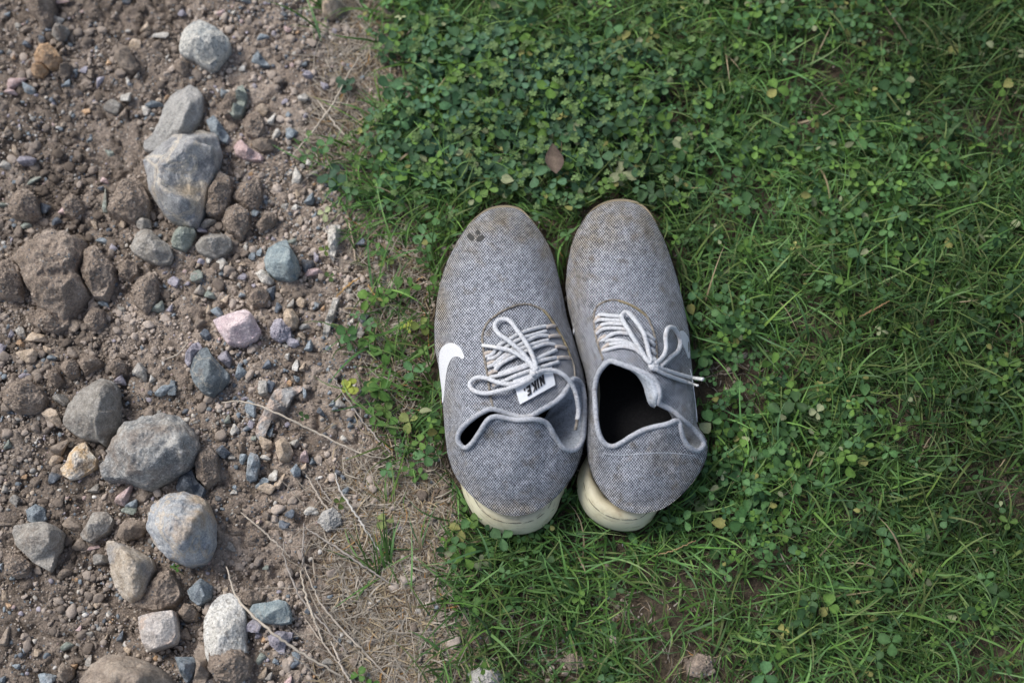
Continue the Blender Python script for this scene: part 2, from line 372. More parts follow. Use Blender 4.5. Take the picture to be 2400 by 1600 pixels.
# ------------------------------------------------------------------ stones traced one by one
CROP = {'A': (0, 0, 3.92), 'B': (400, 0, 3.92), 'C': (0, 400, 3.92), 'D': (400, 400, 3.92), 'E': (0, 800, 3.92),
        'F': (400, 800, 3.485), 'G': (0, 1200, 3.92), 'H': (400, 1200, 3.36), 'I': (0, 0, 0.98)}
def src(crop, pts):
    ox, oy, s = CROP[crop]; p = np.asarray(pts, float).copy()
    p[:, 0] = ox + p[:, 0] / s; p[:, 1] = oy + p[:, 1] / s
    return p
TAKEN = []        # photo outlines of everything placed, so that grit keeps off them
def stone_mesh(name, poly, h, inner, amp, edge=0.45, n=110, rings=26, smooth=1, seed=0, fine=1.0, under=0.9):
    """poly: ground outline (n,2) in metres about the origin; inner: (x, y, z) crests"""
    rg = np.random.default_rng(seed)
    m = len(poly); nx = np.roll(poly, -1, 0)
    s = np.concatenate([[0], np.cumsum(np.linalg.norm(nx - poly, axis=1))])
    u = np.linspace(0, s[-1], n + 1)[:-1]; Pc = np.concatenate([poly, poly[:1]])
    O = np.stack([np.interp(u, s, Pc[:, k]) for k in (0, 1)], 1)
    for _ in range(1 if smooth <= 3 else 4): O = 0.25 * np.roll(O, 1, 0) + 0.5 * O + 0.25 * np.roll(O, -1, 0)
    size = math.sqrt(abs(0.5 * np.sum(poly[:, 0] * nx[:, 1] - nx[:, 0] * poly[:, 1])))
    c = O.mean(0)
    if not inner:
        k = rg.integers(2, 5); a0 = rg.uniform(0, 6.28)
        inner = []
        for q in range(k):
            a = a0 + q * 6.28 / k + rg.uniform(-.4, .4); d = rg.uniform(.2, .55)
            j = int((a % 6.2832) / 6.2832 * 24)
            ang = np.arctan2(O[:, 1] - c[1], O[:, 0] - c[0]); rr = O[np.argmin(np.abs(np.angle(np.exp(1j * (ang - a)))))] - c
            inner.append((*(c + rr * d), h * rg.uniform(.72, 1.0)))
    inner = np.asarray(inner, float)
    ko = O[::max(1, n // 14)]
    pts = [Vector(p) for p in ko] + [Vector(p[:2]) for p in inner]
    zz = np.concatenate([np.full(len(ko), h * edge), inner[:, 2]])
    ed = [(i, (i + 1) % len(ko)) for i in range(len(ko))]
    vo, _, fo, ov, _, _ = delaunay_2d_cdt(pts, ed, [], 0, 1e-7)
    zo = np.array([zz[o[0]] if o else h * edge for o in ov])
    t = np.linspace(0, 1, rings + 1)[:-1] ** 1.15
    G = O[None] * (1 - t)[:, None, None] + c * t[:, None, None]          # rings, n, 2
    Z = np.full(G.shape[:2], h * edge)
    for f in fo:
        for k in range(1, len(f) - 1):
            A, B, C = (np.array(vo[i][:]) for i in (f[0], f[k], f[k + 1])); za, zb, zc = zo[f[0]], zo[f[k]], zo[f[k + 1]]
            dn = (B[1] - C[1]) * (A[0] - C[0]) + (C[0] - B[0]) * (A[1] - C[1])
            if abs(dn) < 1e-12: continue
            l1 = ((B[1] - C[1]) * (G[..., 0] - C[0]) + (C[0] - B[0]) * (G[..., 1] - C[1])) / dn
            l2 = ((C[1] - A[1]) * (G[..., 0] - C[0]) + (A[0] - C[0]) * (G[..., 1] - C[1])) / dn
            ok = (l1 >= -1e-4) & (l2 >= -1e-4) & (l1 + l2 <= 1 + 1e-4)
            Z = np.where(ok, l1 * za + l2 * zb + (1 - l1 - l2) * zc, Z)
    if smooth <= 3:          # knocked-off corners: a few random planes cut the dome
        ta = rg.uniform(0, 6.283); td = np.array([math.cos(ta), math.sin(ta)])
        Z = np.minimum(Z, h * (.97 - rg.uniform(.02, .12)) - rg.uniform(.05, .22) * ((G - c) @ td))
        for q in range(8):
            a = q * .785 + rg.uniform(-.35, .35); sl = rg.uniform(.5, 1.9); dv = np.array([math.cos(a), math.sin(a)])
            R_ = np.max((O - c) @ dv); off = rg.uniform(.42, .92) * R_
            Z = np.minimum(Z, np.maximum(h * rg.uniform(.8, 1.0) - sl * ((G - c) @ dv - off), h * edge * 0.5))
    for _ in range(smooth):
        Zs = 0.25 * (np.roll(Z, 1, 1) + np.roll(Z, -1, 1)) + 0.5 * Z
        Zr = Zs.copy(); Zr[1:-1] = 0.25 * (Zs[:-2] + Zs[2:]) + 0.5 * Zs[1:-1]; Z = Zr
    low = [(1.03, h * edge * .6), (1.08, h * edge * .22), (1.13, -.1 * h - .002), (1.13, -.16 * h - .004)] if under > 1 else [(1.015, h * edge * 0.62), (0.99, h * edge * 0.2), (under, -0.1 * h - 0.002), (under * .8, -0.16 * h - 0.004)]
    R = [np.concatenate([c + (O - c) * k, np.full((n, 1), q)], 1) for k, q in reversed(low)]
    R += [np.concatenate([G[j], Z[j][:, None]], 1) for j in range(rings)]
    V = np.concatenate(R + [np.array([[*c, Z[-1].mean()]])])
    fr = 2.2 / size
    nz = fbm(V * fr + seed * 3.7, 4, seed, 0.55); n2 = fbm(V * fr + seed * 1.3 + 50, 4, seed + 9, 0.55)
    nf = fbm(V * fr * 6 + seed, 3, seed + 3, 0.6) * fine
    d = V - np.array([*c, 0.0]); dl = np.linalg.norm(d, axis=1)[:, None] + 1e-6
    V = V + d / dl * (amp * size * (0.65 * nz + 0.6 * nf))[:, None] * np.minimum(1, dl / (0.3 * size))
    V[:, 2] += amp * size * (0.5 * n2 + 0.5 * nf)
    nr = len(R); F = [grid_faces(n, nr)]
    i = np.arange(n); F.append(np.stack([(nr - 1) * n + i, (nr - 1) * n + (i + 1) % n, np.full(n, nr * n)], 1))
    # photo outlines run clockwise or not: make faces look outwards
    if np.sum(O[:, 0] * np.roll(O[:, 1], -1) - np.roll(O[:, 0], -1) * O[:, 1]) < 0: F = [f[:, ::-1] for f in F]
    return mesh_np(name, V, F, True)
LAND = []     # (photo x, photo y, size, short phrase) used when smaller pebbles are described
def stone(name, label, short, crop, pts, h, mat, inner=(), amp=0.03, edge=0.45, cat='stone', group=None, smooth=1, sink=0.0, fine=1.0, n=110, rings=26, under=0.9):
    q = src(crop, pts); TAKEN.append(q)
    if cat == 'stone': h = h * 1.2; inner = [(a_, b_, z_ * 1.2) for a_, b_, z_ in inner]
    P = at(q[:, 0], q[:, 1], h * edge * 0.5)[:, :2]; c = P.mean(0); gz = float(gh(*c)) - sink - (.10 * h if cat == 'stone' else .05 * h)
    inn = []
    if len(inner):
        iq = src(crop, [p[:2] for p in inner])
        for (a, b), (_, _, zz) in zip(iq, inner): inn.append((*(at(a, b, zz)[:2] - c), zz))
    seed = len(TAKEN) * 7 + 3
    me = stone_mesh(name, P - c, h, inn, amp, edge, seed=seed, smooth=smooth, fine=fine, n=n, rings=rings, under=under)
    o = link(name, me, M[mat], None, label, cat, group); o.location = (*c, gz)
    e = q.max(0) - q.min(0)
    LAND.append((q[:, 0].mean(), q[:, 1].mean(), max(e), short))
    return o
ST = 'loose stones lying on the dirt'; CL = 'dry clods of soil on the dirt'
def S(label, short, crop, pts, h, mat, inner=(), **k):
    if k.get('smooth', 1) <= 3: k['amp'] = k.get('amp', .03) * .8
    return stone('stone', label, short, crop, pts, h, mat, inner, group=ST, **k)
def CD(label, short, crop, pts, h, inner=(), **k):
    k.setdefault('amp', 0.05); k.setdefault('edge', 0.5); k.setdefault('under', 1.1); k.setdefault('n', 110); k.setdefault('rings', 26)
    return stone('soil_clod', label, short, crop, pts, h, 'clod', inner, cat='soil clod', group=CL, fine=0.75, **k)

S('pale granite stone with blue grey speckles near the top of the dirt', 'pale granite stone', 'B', [(115,330),(175,250),(265,210),(330,235),(420,270),(490,330),(545,400),(540,460),(480,530),(420,610),(370,635),(300,610),(220,555),(140,530),(95,500),(95,430)], .036, 'granite', [(200,330,.033),(330,310,.036),(420,420,.033),(330,530,.03),(190,450,.032)])
S('long smooth grey rock lying flat, half buried above the big grey rock', 'long smooth grey rock', 'I', [(395,215),(440,193),(465,215),(462,260),(440,300),(410,330),(385,345),(330,345),(328,325),(350,310),(370,265),(378,240)], .022, 'smoothgrey', [(430,235,.022),(410,290,.021)], amp=.02, smooth=4)
S('large angular grey rock with tan rind, biggest in the upper dirt', 'large angular grey rock', 'I', [(330,372),(375,330),(420,300),(460,293),(495,305),(507,345),(495,390),(478,430),(470,470),(450,518),(420,515),(385,500),(360,465),(345,440),(340,405)], .05, 'greytan', [(362,372,.046),(400,336,.048),(440,312,.046),(482,322,.044),(484,365,.047),(462,420,.05),(432,462,.049),(395,448,.05),(356,412,.047),(428,500,.03)], amp=.02, edge=.42, smooth=1)
S('smooth blue grey slab leaning beside the large angular grey rock', 'blue slab', 'I', [(472,275),(490,262),(508,285),(525,310),(520,325),(500,320),(483,300)], .02, 'b', amp=.02)
S('narrow grey sliver of stone standing against a brown clod', 'narrow grey sliver', 'I', [(545,200),(558,194),(566,215),(562,240),(552,262),(535,265),(526,258),(540,235)], .022, 'e', amp=.02)
S('white and pinkish stone right of the large angular grey rock', 'white pinkish stone', 'I', [(535,335),(550,315),(575,340),(605,355),(598,365),(560,362),(540,352)], .016, 'p')
S('flat brown grey stone touching the white pinkish stone', 'flat brown grey stone', 'I', [(575,320),(600,312),(635,322),(625,340),(600,345),(580,335)], .013, 'n')
S('pale blue triangular shard high on the dirt right of the granite stone', 'pale blue shard', 'I', [(575,140),(583,122),(592,116),(606,136),(620,150),(600,150)], .01, 'b')
S('light grey triangular stone with a ridge, below the large angular rock', 'ridged light grey stone', 'C', [(1200,720),(1260,590),(1330,550),(1400,560),(1480,640),(1560,690),(1590,780),(1560,850),(1450,860),(1330,820),(1240,770)], .026, 'g', [(1340,620,.026),(1390,700,.025),(1430,810,.02)], amp=.02)
S('small grey block touching the top of the ridged light grey stone', 'small grey block', 'C', [(1250,460),(1330,435),(1385,460),(1390,530),(1300,555),(1260,520)], .018, 'g')
S('rounded greenish grey stone just under the large angular rock', 'rounded greenish stone', 'C', [(1600,570),(1650,520),(1790,535),(1800,580),(1750,690),(1690,735),(1590,710),(1575,660)], .022, 'e', amp=.015, smooth=4)
S('smooth brown grey oval stone right of the greenish stone', 'brown grey oval stone', 'D', [(230,690),(280,620),(380,590),(500,590),(560,630),(560,700),(500,760),(420,800),(300,775),(240,735)], .024, 'g', amp=.015, smooth=4)
S('blue green wedge stone with a sharp vertical ridge', 'blue green wedge stone', 'D', [(900,720),(1000,660),(1070,640),(1090,690),(1160,800),(1185,900),(1150,980),(1090,1000),(960,980),(880,920),(860,830)], .034, 'teal', [(1080,690,.03),(1085,830,.034),(1095,960,.028),(950,820,.024)], amp=.012)
S('white stone tucked under the blue green wedge stone', 'white tucked stone', 'D', [(780,940),(840,905),(900,950),(950,1010),(920,1045),(840,1030)], .016, 'w')
S('pale pink quartz stone with flat facets', 'pink quartz stone', 'I', [(492,740),(530,725),(565,715),(580,725),(600,760),(590,780),(560,795),(525,792),(505,765)], .03, 'quartz', [(568,728,.028),(575,765,.026),(530,750,.027),(545,780,.022)], amp=.012)
S('round tan stone right of the pink quartz', 'round tan stone', 'D', [(1040,1330),(1070,1280),(1130,1285),(1180,1360),(1160,1440),(1090,1460),(1045,1410)], .02, 't', amp=.02, smooth=4)
S('purplish stone dotted with white lumps below the round tan stone', 'purplish lumpy stone', 'D', [(920,1460),(960,1380),(1020,1370),(1100,1450),(1110,1540),(1000,1580),(930,1540)], .018, 'l', amp=.06)
S('dark slate stone with a pale vein running down its middle', 'veined slate stone', 'F', [(260,80),(310,60),(340,120),(400,190),(480,270),(480,320),(400,400),(340,455),(260,420),(200,350),(170,260),(200,150)], .032, 'veined', [(310,160,.026),(310,300,.032),(325,410,.026)], amp=.015)
S('flat lavender grey stone leaning on the veined slate stone', 'lavender stone', 'F', [(130,110),(190,30),(240,20),(265,60),(200,170),(150,215),(125,180)], .02, 'l', amp=.015)
S('grey brown rock with a steep ridge, soil clinging to its upper left', 'steep ridged rock', 'E', [(600,720),(640,600),(760,450),(940,350),(1060,380),(1095,450),(1085,600),(1095,720),(1060,830),(980,930),(950,950),(900,910),(750,890),(660,830),(600,780)], .045, 'g', [(930,420,.04),(830,640,.045),(860,830,.034),(1020,640,.03),(720,640,.034)], amp=.018)
S('large rough grey boulder with brown soil stains and white streaks', 'large rough boulder', 'E', [(945,1180),(1020,1040),(1080,880),(1160,760),(1380,720),(1480,690),(1640,690),(1720,760),(1800,860),(1840,960),(1800,1100),(1720,1180),(1540,1280),(1360,1350),(1250,1320),(1150,1280),(960,1270)], .055, 'rough', [(1150,830,.046),(1200,1000,.05),(1500,830,.055),(1650,1000,.05),(1380,1160,.045),(1170,1180,.038)], amp=.03)
S('dark blue grey angular stone wedged under the large rough boulder', 'dark wedged stone', 'F', [(50,1210),(80,1120),(140,1050),(180,1060),(220,1140),(290,1210),(260,1280),(180,1250),(80,1245)], .024, 's', amp=.02)
S('white and orange flint with a dirty brown top', 'white orange flint', 'E', [(560,1170),(620,1100),(640,1040),(700,960),(790,920),(830,1010),(890,1080),(880,1150),(820,1200),(720,1250),(640,1265),(580,1230)], .026, 'flint', amp=.025)
S('small grey stone above the grey triangular stone at the left edge', 'small left edge stone', 'I', [(58,1170),(80,1155),(100,1165),(105,1190),(85,1205),(62,1195)], .016, 'b')
S('grey triangular stone pointing down near the left edge', 'grey triangular stone', 'G', [(110,190),(130,120),(250,95),(400,80),(500,120),(575,180),(550,320),(500,400),(490,470),(455,545),(400,510),(300,460),(250,400),(150,310)], .03, 'g', [(410,130,.03),(430,260,.028),(440,440,.02),(250,200,.028)], amp=.015)
S('pale grey stone with a light crust, left of the big round boulder', 'pale crusted stone', 'G', [(735,200),(790,120),(850,0),(980,-10),(1040,70),(990,170),(930,210),(830,270),(760,250)], .026, 'g', amp=.02, smooth=4)
S('flat pinkish brown stone between the pale crusted stone and round boulder', 'flat pinkish brown stone', 'G', [(1070,230),(1110,110),(1230,65),(1330,90),(1350,150),(1300,220),(1150,270)], .02, 'n', amp=.02)
S('big rounded blue grey boulder with a tan patch', 'big rounded boulder', 'I', [(340,1215),(352,1165),(390,1138),(430,1133),(475,1150),(493,1190),(493,1250),(470,1290),(430,1300),(390,1285),(360,1255)], .06, 'boulder', [(400,1180,.056),(450,1180,.058),(460,1240,.055),(410,1250,.052),(380,1215,.05)], amp=.02, smooth=5)
S('long tan and blue angular rock with a bright ridge', 'tan and blue angular rock', 'G', [(985,260),(1060,270),(1180,310),(1300,370),(1400,430),(1415,510),(1370,640),(1340,760),(1300,800),(1220,840),(1130,790),(1070,690),(1030,580),(1010,450),(975,330)], .042, 'tanblue', [(1100,320,.03),(1190,440,.042),(1240,620,.04),(1230,750,.032),(1340,500,.03),(1090,540,.03)], amp=.025)
S('square pinkish tan block of stone', 'square pinkish block', 'G', [(1295,970),(1420,930),(1610,910),(1640,1130),(1600,1210),(1380,1280),(1340,1250),(1300,1080)], .034, 'cube', [(1325,1000,.032),(1590,950,.033),(1605,1150,.033),(1385,1235,.031),(1400,1020,.035)], amp=.014, edge=.7, smooth=1)
S('big brown boulder cut off by the bottom edge', 'big brown boulder', 'G', [(750,1560),(850,1420),(1000,1310),(1130,1310),(1290,1340),(1420,1400),(1530,1480),(1600,1580),(1600,1750),(1400,1850),(1000,1850),(780,1720)], .06, 'brownb', [(1050,1450,.055),(1250,1480,.06),(1250,1650,.06)], amp=.025, smooth=5)
S('small brown grey stone by the bottom edge left of the brown boulder', 'small brown bottom stone', 'G', [(535,1430),(570,1375),(665,1430),(660,1500),(590,1565),(530,1530)], .02, 'n', amp=.015)
S('blue grey angular stone right of the tan and blue rock', 'blue angular stone', 'H', [(135,620),(240,520),(330,580),(320,680),(220,735),(160,690)], .026, 'b', [(220,570,.025),(250,650,.026)], amp=.02)
S('large white speckled boulder, its lower half under soil', 'white speckled boulder', 'H', [(265,950),(275,850),(320,750),(400,660),(480,635),(540,690),(590,780),(600,880),(590,1000),(600,1100),(550,1200),(460,1300),(330,1250),(280,1120)], .032, 'white', amp=.015, smooth=5)
S('flat teal stone with a brown scratch beside the white boulder', 'flat teal stone', 'H', [(630,770),(660,730),(780,715),(860,695),(920,710),(950,790),(950,870),(870,885),(740,870),(650,840)], .026, 'teal', amp=.012, smooth=3, edge=.6)
S('pinkish flat stone below the flat teal stone', 'pinkish flat stone', 'H', [(770,980),(850,935),(970,950),(960,990),(910,1060),(900,1120),(860,1115),(790,1050)], .016, 'l')
S('blue grey wedge stone at the bottom left of the white boulder', 'blue wedge stone', 'H', [(40,1140),(180,1140),(220,1180),(180,1290),(130,1350),(80,1260)], .024, 'b', amp=.015)
S('tan grey pointed stone squeezed between blue wedge and white boulder', 'tan grey pointed stone', 'H', [(190,1110),(240,1010),(270,1030),(290,1180),(320,1250),(260,1400),(180,1360),(210,1200)], .022, 'n', amp=.02)
S('crusted white and orange rock half buried in the middle of the dirt', 'crusted white rock', 'F', [(690,760),(720,660),(800,500),(860,400),(960,380),(1060,365),(1080,400),(1000,450),(960,540),(880,620),(800,680),(780,780),(740,830)], .016, 'orangey', amp=.04)
S('cream coloured stone below the crusted white rock', 'cream stone', 'F', [(860,830),(920,790),(980,840),(1005,910),(970,975),(890,975),(870,920)], .022, 't', amp=.02)
S('pale blue oblong stone standing like a brick', 'pale blue oblong stone', 'F', [(620,1130),(640,960),(660,915),(720,935),(730,990),(700,1130),(650,1140)], .018, 'b', amp=.015, edge=.6)
S('small blue triangular pebble with a pale corner right of the oblong stone', 'blue triangle pebble', 'F', [(980,1060),(1030,1005),(1065,1050),(1060,1100),(1010,1110)], .012, 'b')
S('small white square stone with a dark neighbour below the slate stone', 'white square stone', 'F', [(720,400),(730,335),(790,335),(795,430),(730,445)], .015, 'w', edge=.65)
S('dark slate chip right of the large rough boulder', 'dark slate chip', 'F', [(370,890),(430,850),(490,910),(440,960),(390,930)], .014, 's')
S('pale buried stone among dry straw left of the thatch', 'pale straw stone', 'F', [(1200,1480),(1240,1400),(1330,1360),(1400,1420),(1400,1500),(1280,1560)], .014, 'smoothgrey', amp=.05)
S('orange tan rock near the top left corner', 'orange tan rock', 'A', [(330,530),(380,430),(460,420),(540,500),(580,560),(540,630),(460,640),(400,600),(340,600)], .028, 'o', amp=.03)
S('smaller orange tan stone tucked below the orange tan rock', 'small orange stone', 'A', [(295,660),(340,600),(420,610),(450,660),(400,720),(320,715)], .018, 'o')
S('grey brown oval stone in the upper dirt left of the granite stone', 'upper oval stone', 'A', [(1060,500),(1120,430),(1190,450),(1230,530),(1280,620),(1220,670),(1130,640),(1070,570)], .024, 'n', amp=.015, smooth=4)
S('dark grey lump above the orange tan rock', 'dark grey lump', 'A', [(490,290),(560,240),(640,280),(600,360),(540,390),(490,340)], .024, 'g', amp=.04)
S('brown trapezoid stone right of the small orange stone', 'brown trapezoid stone', 'A', [(540,680),(590,580),(660,600),(640,700),(600,735)], .018, 'n')
S('tan round boulder at the top where the grass begins', 'tan top boulder', 'B', [(1390,30),(1430,-30),(1550,-40),(1600,60),(1560,120),(1470,160),(1400,130)], .028, 't', amp=.02, smooth=4)
S('tall pale rock half buried at the turf edge beside the path of straw', 'tall pale buried rock', 'D', [(1440,560),(1480,490),(1560,500),(1545,640),(1520,740),(1490,830),(1450,760)], .016, 'w', amp=.05)
S('narrow white rock poking out of the soil left of the left shoe', 'narrow white buried rock', 'D', [(1390,1540),(1420,1400),(1490,1200),(1550,1180),(1500,1330),(1470,1450),(1440,1540)], .014, 'w', amp=.05)
S('grey white rock in the soil at the bottom edge below the thatch', 'bottom edge pale rock', 'I', [(1075,1545),(1100,1532),(1140,1535),(1160,1560),(1150,1590),(1090,1590)], .020, 'smoothgrey', amp=.05)

CD('biggest soil clod on the left with grit stuck in it', 'biggest clod', 'C', [(100,760),(180,680),(320,620),(480,570),(620,590),(730,640),(770,800),(720,930),(760,1030),(800,1100),(740,1180),(650,1280),(540,1340),(420,1320),(340,1240),(300,1130),(230,1020),(200,900),(120,830)], .046, [(300,800,.042),(560,720,.046),(600,1000,.044),(480,1180,.04),(320,950,.04)], amp=.05)
CD('tall clod split off the right side of the biggest clod', 'split clod', 'C', [(790,740),(900,710),(960,780),(1050,900),(1050,1010),(970,1170),(880,1170),(800,1060),(760,930)], .034)
CD('rough clod leaning on the left of the large angular rock', 'leaning clod', 'C', [(1000,370),(1060,220),(1130,90),(1230,70),(1310,130),(1380,280),(1350,400),(1220,460),(1100,420)], .04)
CD('soil clod cut off by the left edge beside the biggest clod', 'left edge clod', 'C', [(-60,900),(110,830),(190,920),(215,1050),(180,1150),(60,1170),(-60,1120)], .036)
CD('round soil clod with a white grain above the biggest clod', 'clod with white grain', 'C', [(80,380),(130,230),(250,180),(340,250),(350,400),(240,440),(130,430)], .03)
CD('flat soil clod lying under the biggest clod', 'flat lower clod', 'C', [(240,1300),(400,1290),(640,1340),(650,1420),(520,1480),(400,1470),(280,1390)], .022)
CD('soil clod below the ridged light grey stone', 'clod below ridged stone', 'C', [(1230,1070),(1330,970),(1430,960),(1450,1100),(1430,1230),(1340,1310),(1240,1220)], .028)
CD('small soil clod right of the flat lower clod', 'small middle clod', 'C', [(780,1380),(860,1260),(960,1290),(970,1400),(880,1470),(800,1440)], .022)
CD('soil clod behind a pinkish triangular pebble', 'clod behind pebble', 'C', [(560,300),(640,200),(740,270),(760,360),(680,420),(600,400)], .022)
CD('soil clod touching the split clod on its upper right', 'knobbly clod', 'C', [(1090,880),(1180,820),(1270,870),(1270,960),(1190,1010),(1100,980)], .02)
CD('crumbly round clod at the left above the triangular stone', 'round left clod', 'E', [(20,480),(140,380),(250,360),(370,440),(420,520),(380,600),(300,640),(150,640),(60,580)], .034)
CD('clod of soil above the steep ridged rock', 'clod above ridged rock', 'E', [(560,260),(600,190),(690,170),(735,230),(720,310),(640,330)], .024)
CD('pointed clod beside the steep ridged rock, topmost of three', 'pointed clod', 'E', [(730,200),(800,130),(930,170),(940,220),(850,260),(790,310)], .022)
CD('bumpy clod right of the pointed clod', 'bumpy clod', 'E', [(1010,270),(1040,190),(1110,160),(1165,220),(1150,290),(1070,315)], .02)
CD('small clod leaning against the round left clod', 'small leaning clod', 'E', [(450,330),(500,240),(560,300),(575,360),(510,415),(470,390)], .02)
CD('brown clod wedged to the right of the large angular rock', 'brown wedged clod', 'D', [(330,330),(360,180),(450,20),(540,60),(560,200),(500,360),(400,410),(325,390)], .034)
CD('broad low clod right of the brown wedged clod', 'broad low clod', 'D', [(570,250),(650,120),(800,60),(830,200),(780,320),(680,330)], .024)
CD('grey brown gritty clod above the oval stone', 'gritty clod', 'D', [(475,480),(520,350),(620,310),(720,380),(710,500),(640,600),(530,560)], .028)
CD('tan elongated clod right of the gritty clod', 'tan elongated clod', 'D', [(780,500),(850,410),(930,380),(975,420),(930,480),(830,540)], .018)
CD('round clod between the wedge stone and the pink quartz', 'round clod', 'D', [(710,1170),(760,1100),(860,1080),(910,1150),(870,1230),(760,1250)], .022)
CD('brown clod below the dark slate chip', 'clod by slate chip', 'F', [(200,950),(320,870),(380,930),(390,1120),(290,1190),(220,1120)], .03)
CD('ragged clod behind the tan and blue angular rock', 'ragged clod', 'G', [(1350,720),(1460,560),(1560,540),(1630,640),(1670,760),(1600,850),(1450,900),(1300,870),(1240,840),(1320,780)], .034)
CD('star shaped clod above the white speckled boulder', 'star shaped clod', 'G', [(1645,920),(1700,840),(1770,850),(1815,920),(1790,990),(1700,1000)], .022)
CD('clod at the top edge left of the dirt', 'top edge clod', 'A', [(245,-60),(480,-60),(500,70),(470,200),(410,230),(330,160),(260,80)], .036)
CD('clod just below the granite stone', 'clod below granite', 'A', [(1600,600),(1680,560),(1740,590),(1730,660),(1680,690),(1610,650)], .018)
CD('brown clod beside the narrow grey sliver', 'clod by sliver', 'I', [(508,245),(520,215),(540,205),(545,230),(530,258),(515,265)], .022)
CD('brown block of soil above the flat brown grey stone', 'soil block', 'I', [(555,275),(580,248),(600,262),(605,290),(590,312),(565,305)], .02)
CD('soil clod at the left of the triangular stone, full of grit', 'gritty lower clod', 'G', [(30,430),(90,360),(190,390),(280,470),(230,560),(130,590),(40,540)], .022)
CD('soil clod covering the foot of the white speckled boulder', 'clod on white boulder', 'H', [(330,1090),(430,1060),(560,1080),(640,1160),(620,1280),(520,1344),(380,1320),(300,1230)], .034)
CD('crumbly clod right of the white speckled boulder', 'clod right of white boulder', 'H', [(560,640),(650,610),(740,650),(720,700),(640,740),(580,720)], .02)
CD('pale lump of soil at the bottom right of the grass', 'soil lump in grass', 'I', [(1575,1520),(1600,1500),(1630,1510),(1640,1545),(1610,1560),(1580,1550)], .024)
CD('pale crusted lump of soil by the lower frame edge in the grass', 'crusted lump in grass', 'I', [(1590,1580),(1630,1565),(1660,1575),(1670,1600),(1600,1610)], .022)
CD('lump of soil among grass blades below the left shoe', 'soil lump below shoe', 'I', [(1290,1515),(1310,1500),(1340,1510),(1345,1530),(1310,1540)], .018)

# ------------------------------------------------------------------ pebbles
def ico(sub):
    t = (1 + 5 ** .5) / 2
    v = [(-1, t, 0), (1, t, 0), (-1, -t, 0), (1, -t, 0), (0, -1, t), (0, 1, t), (0, -1, -t), (0, 1, -t), (t, 0, -1), (t, 0, 1), (-t, 0, -1), (-t, 0, 1)]
    f = [(0,11,5),(0,5,1),(0,1,7),(0,7,10),(0,10,11),(1,5,9),(5,11,4),(11,10,2),(10,7,6),(7,1,8),(3,9,4),(3,4,2),(3,2,6),(3,6,8),(3,8,9),(4,9,5),(2,4,11),(6,2,10),(8,6,7),(9,8,1)]
    v = [np.array(p) / np.linalg.norm(p) for p in v]
    for _ in range(sub):
        cache = {}; nf = []
        def mid(a, b):
            k = (min(a, b), max(a, b))
            if k not in cache:
                p = v[a] + v[b]; v.append(p / np.linalg.norm(p)); cache[k] = len(v) - 1
            return cache[k]
        for a, b, c in f:
            ab, bc, ca = mid(a, b), mid(b, c), mid(c, a); nf += [(a, ab, ca), (b, bc, ab), (c, ca, bc), (ab, bc, ca)]
        f = nf
    return np.array(v), np.array(f)
ICO = [ico(k) for k in range(4)]
def facet_r(D, planes, k=14.0):
    """radius of a rounded polyhedron cut by planes, along unit directions D"""
    n = planes[:, :3]; o = planes[:, 3]
    q = np.maximum(D @ n.T, 1e-3) / o           # 1/r per plane
    return 1.0 / (np.sum(q ** k, 1) ** (1 / k))
def rand_planes(rg, m):
    n = rg.normal(size=(m, 3)); n /= np.linalg.norm(n, axis=1)[:, None]
    n = np.concatenate([n, [[0, 0, 1], [0, 0, -1]]])
    return np.concatenate([n, rg.uniform(.62, 1.1, (len(n), 1))], 1)
PEB = []
for k in range(12):
    rg = np.random.default_rng(100 + k); D, F = ICO[3]
    r = facet_r(D, rand_planes(rg, 12), 8 + 7 * (k % 3)) * (1 + 0.06 * fbm(D * 3 + k, 3, k))
    V = D * r[:, None]; V /= np.abs(V).max(0)
    PEB.append(mesh_np('pebble', V, F))
PCOL = {'w': 'white', 't': 'tan', 'g': 'grey', 'b': 'blue grey', 's': 'dark slate', 'l': 'lavender grey', 'p': 'pink', 'o': 'orange', 'n': 'brown', 'e': 'greenish grey'}
PEBS = []
def pebble(crop, x, y, lx, ly, col, ang=None):
    q = src(crop, [(x, y)])[0]; s = CROP[crop][2]
    PEBS.append([q[0], q[1], lx / s, ly / s, col, ang])
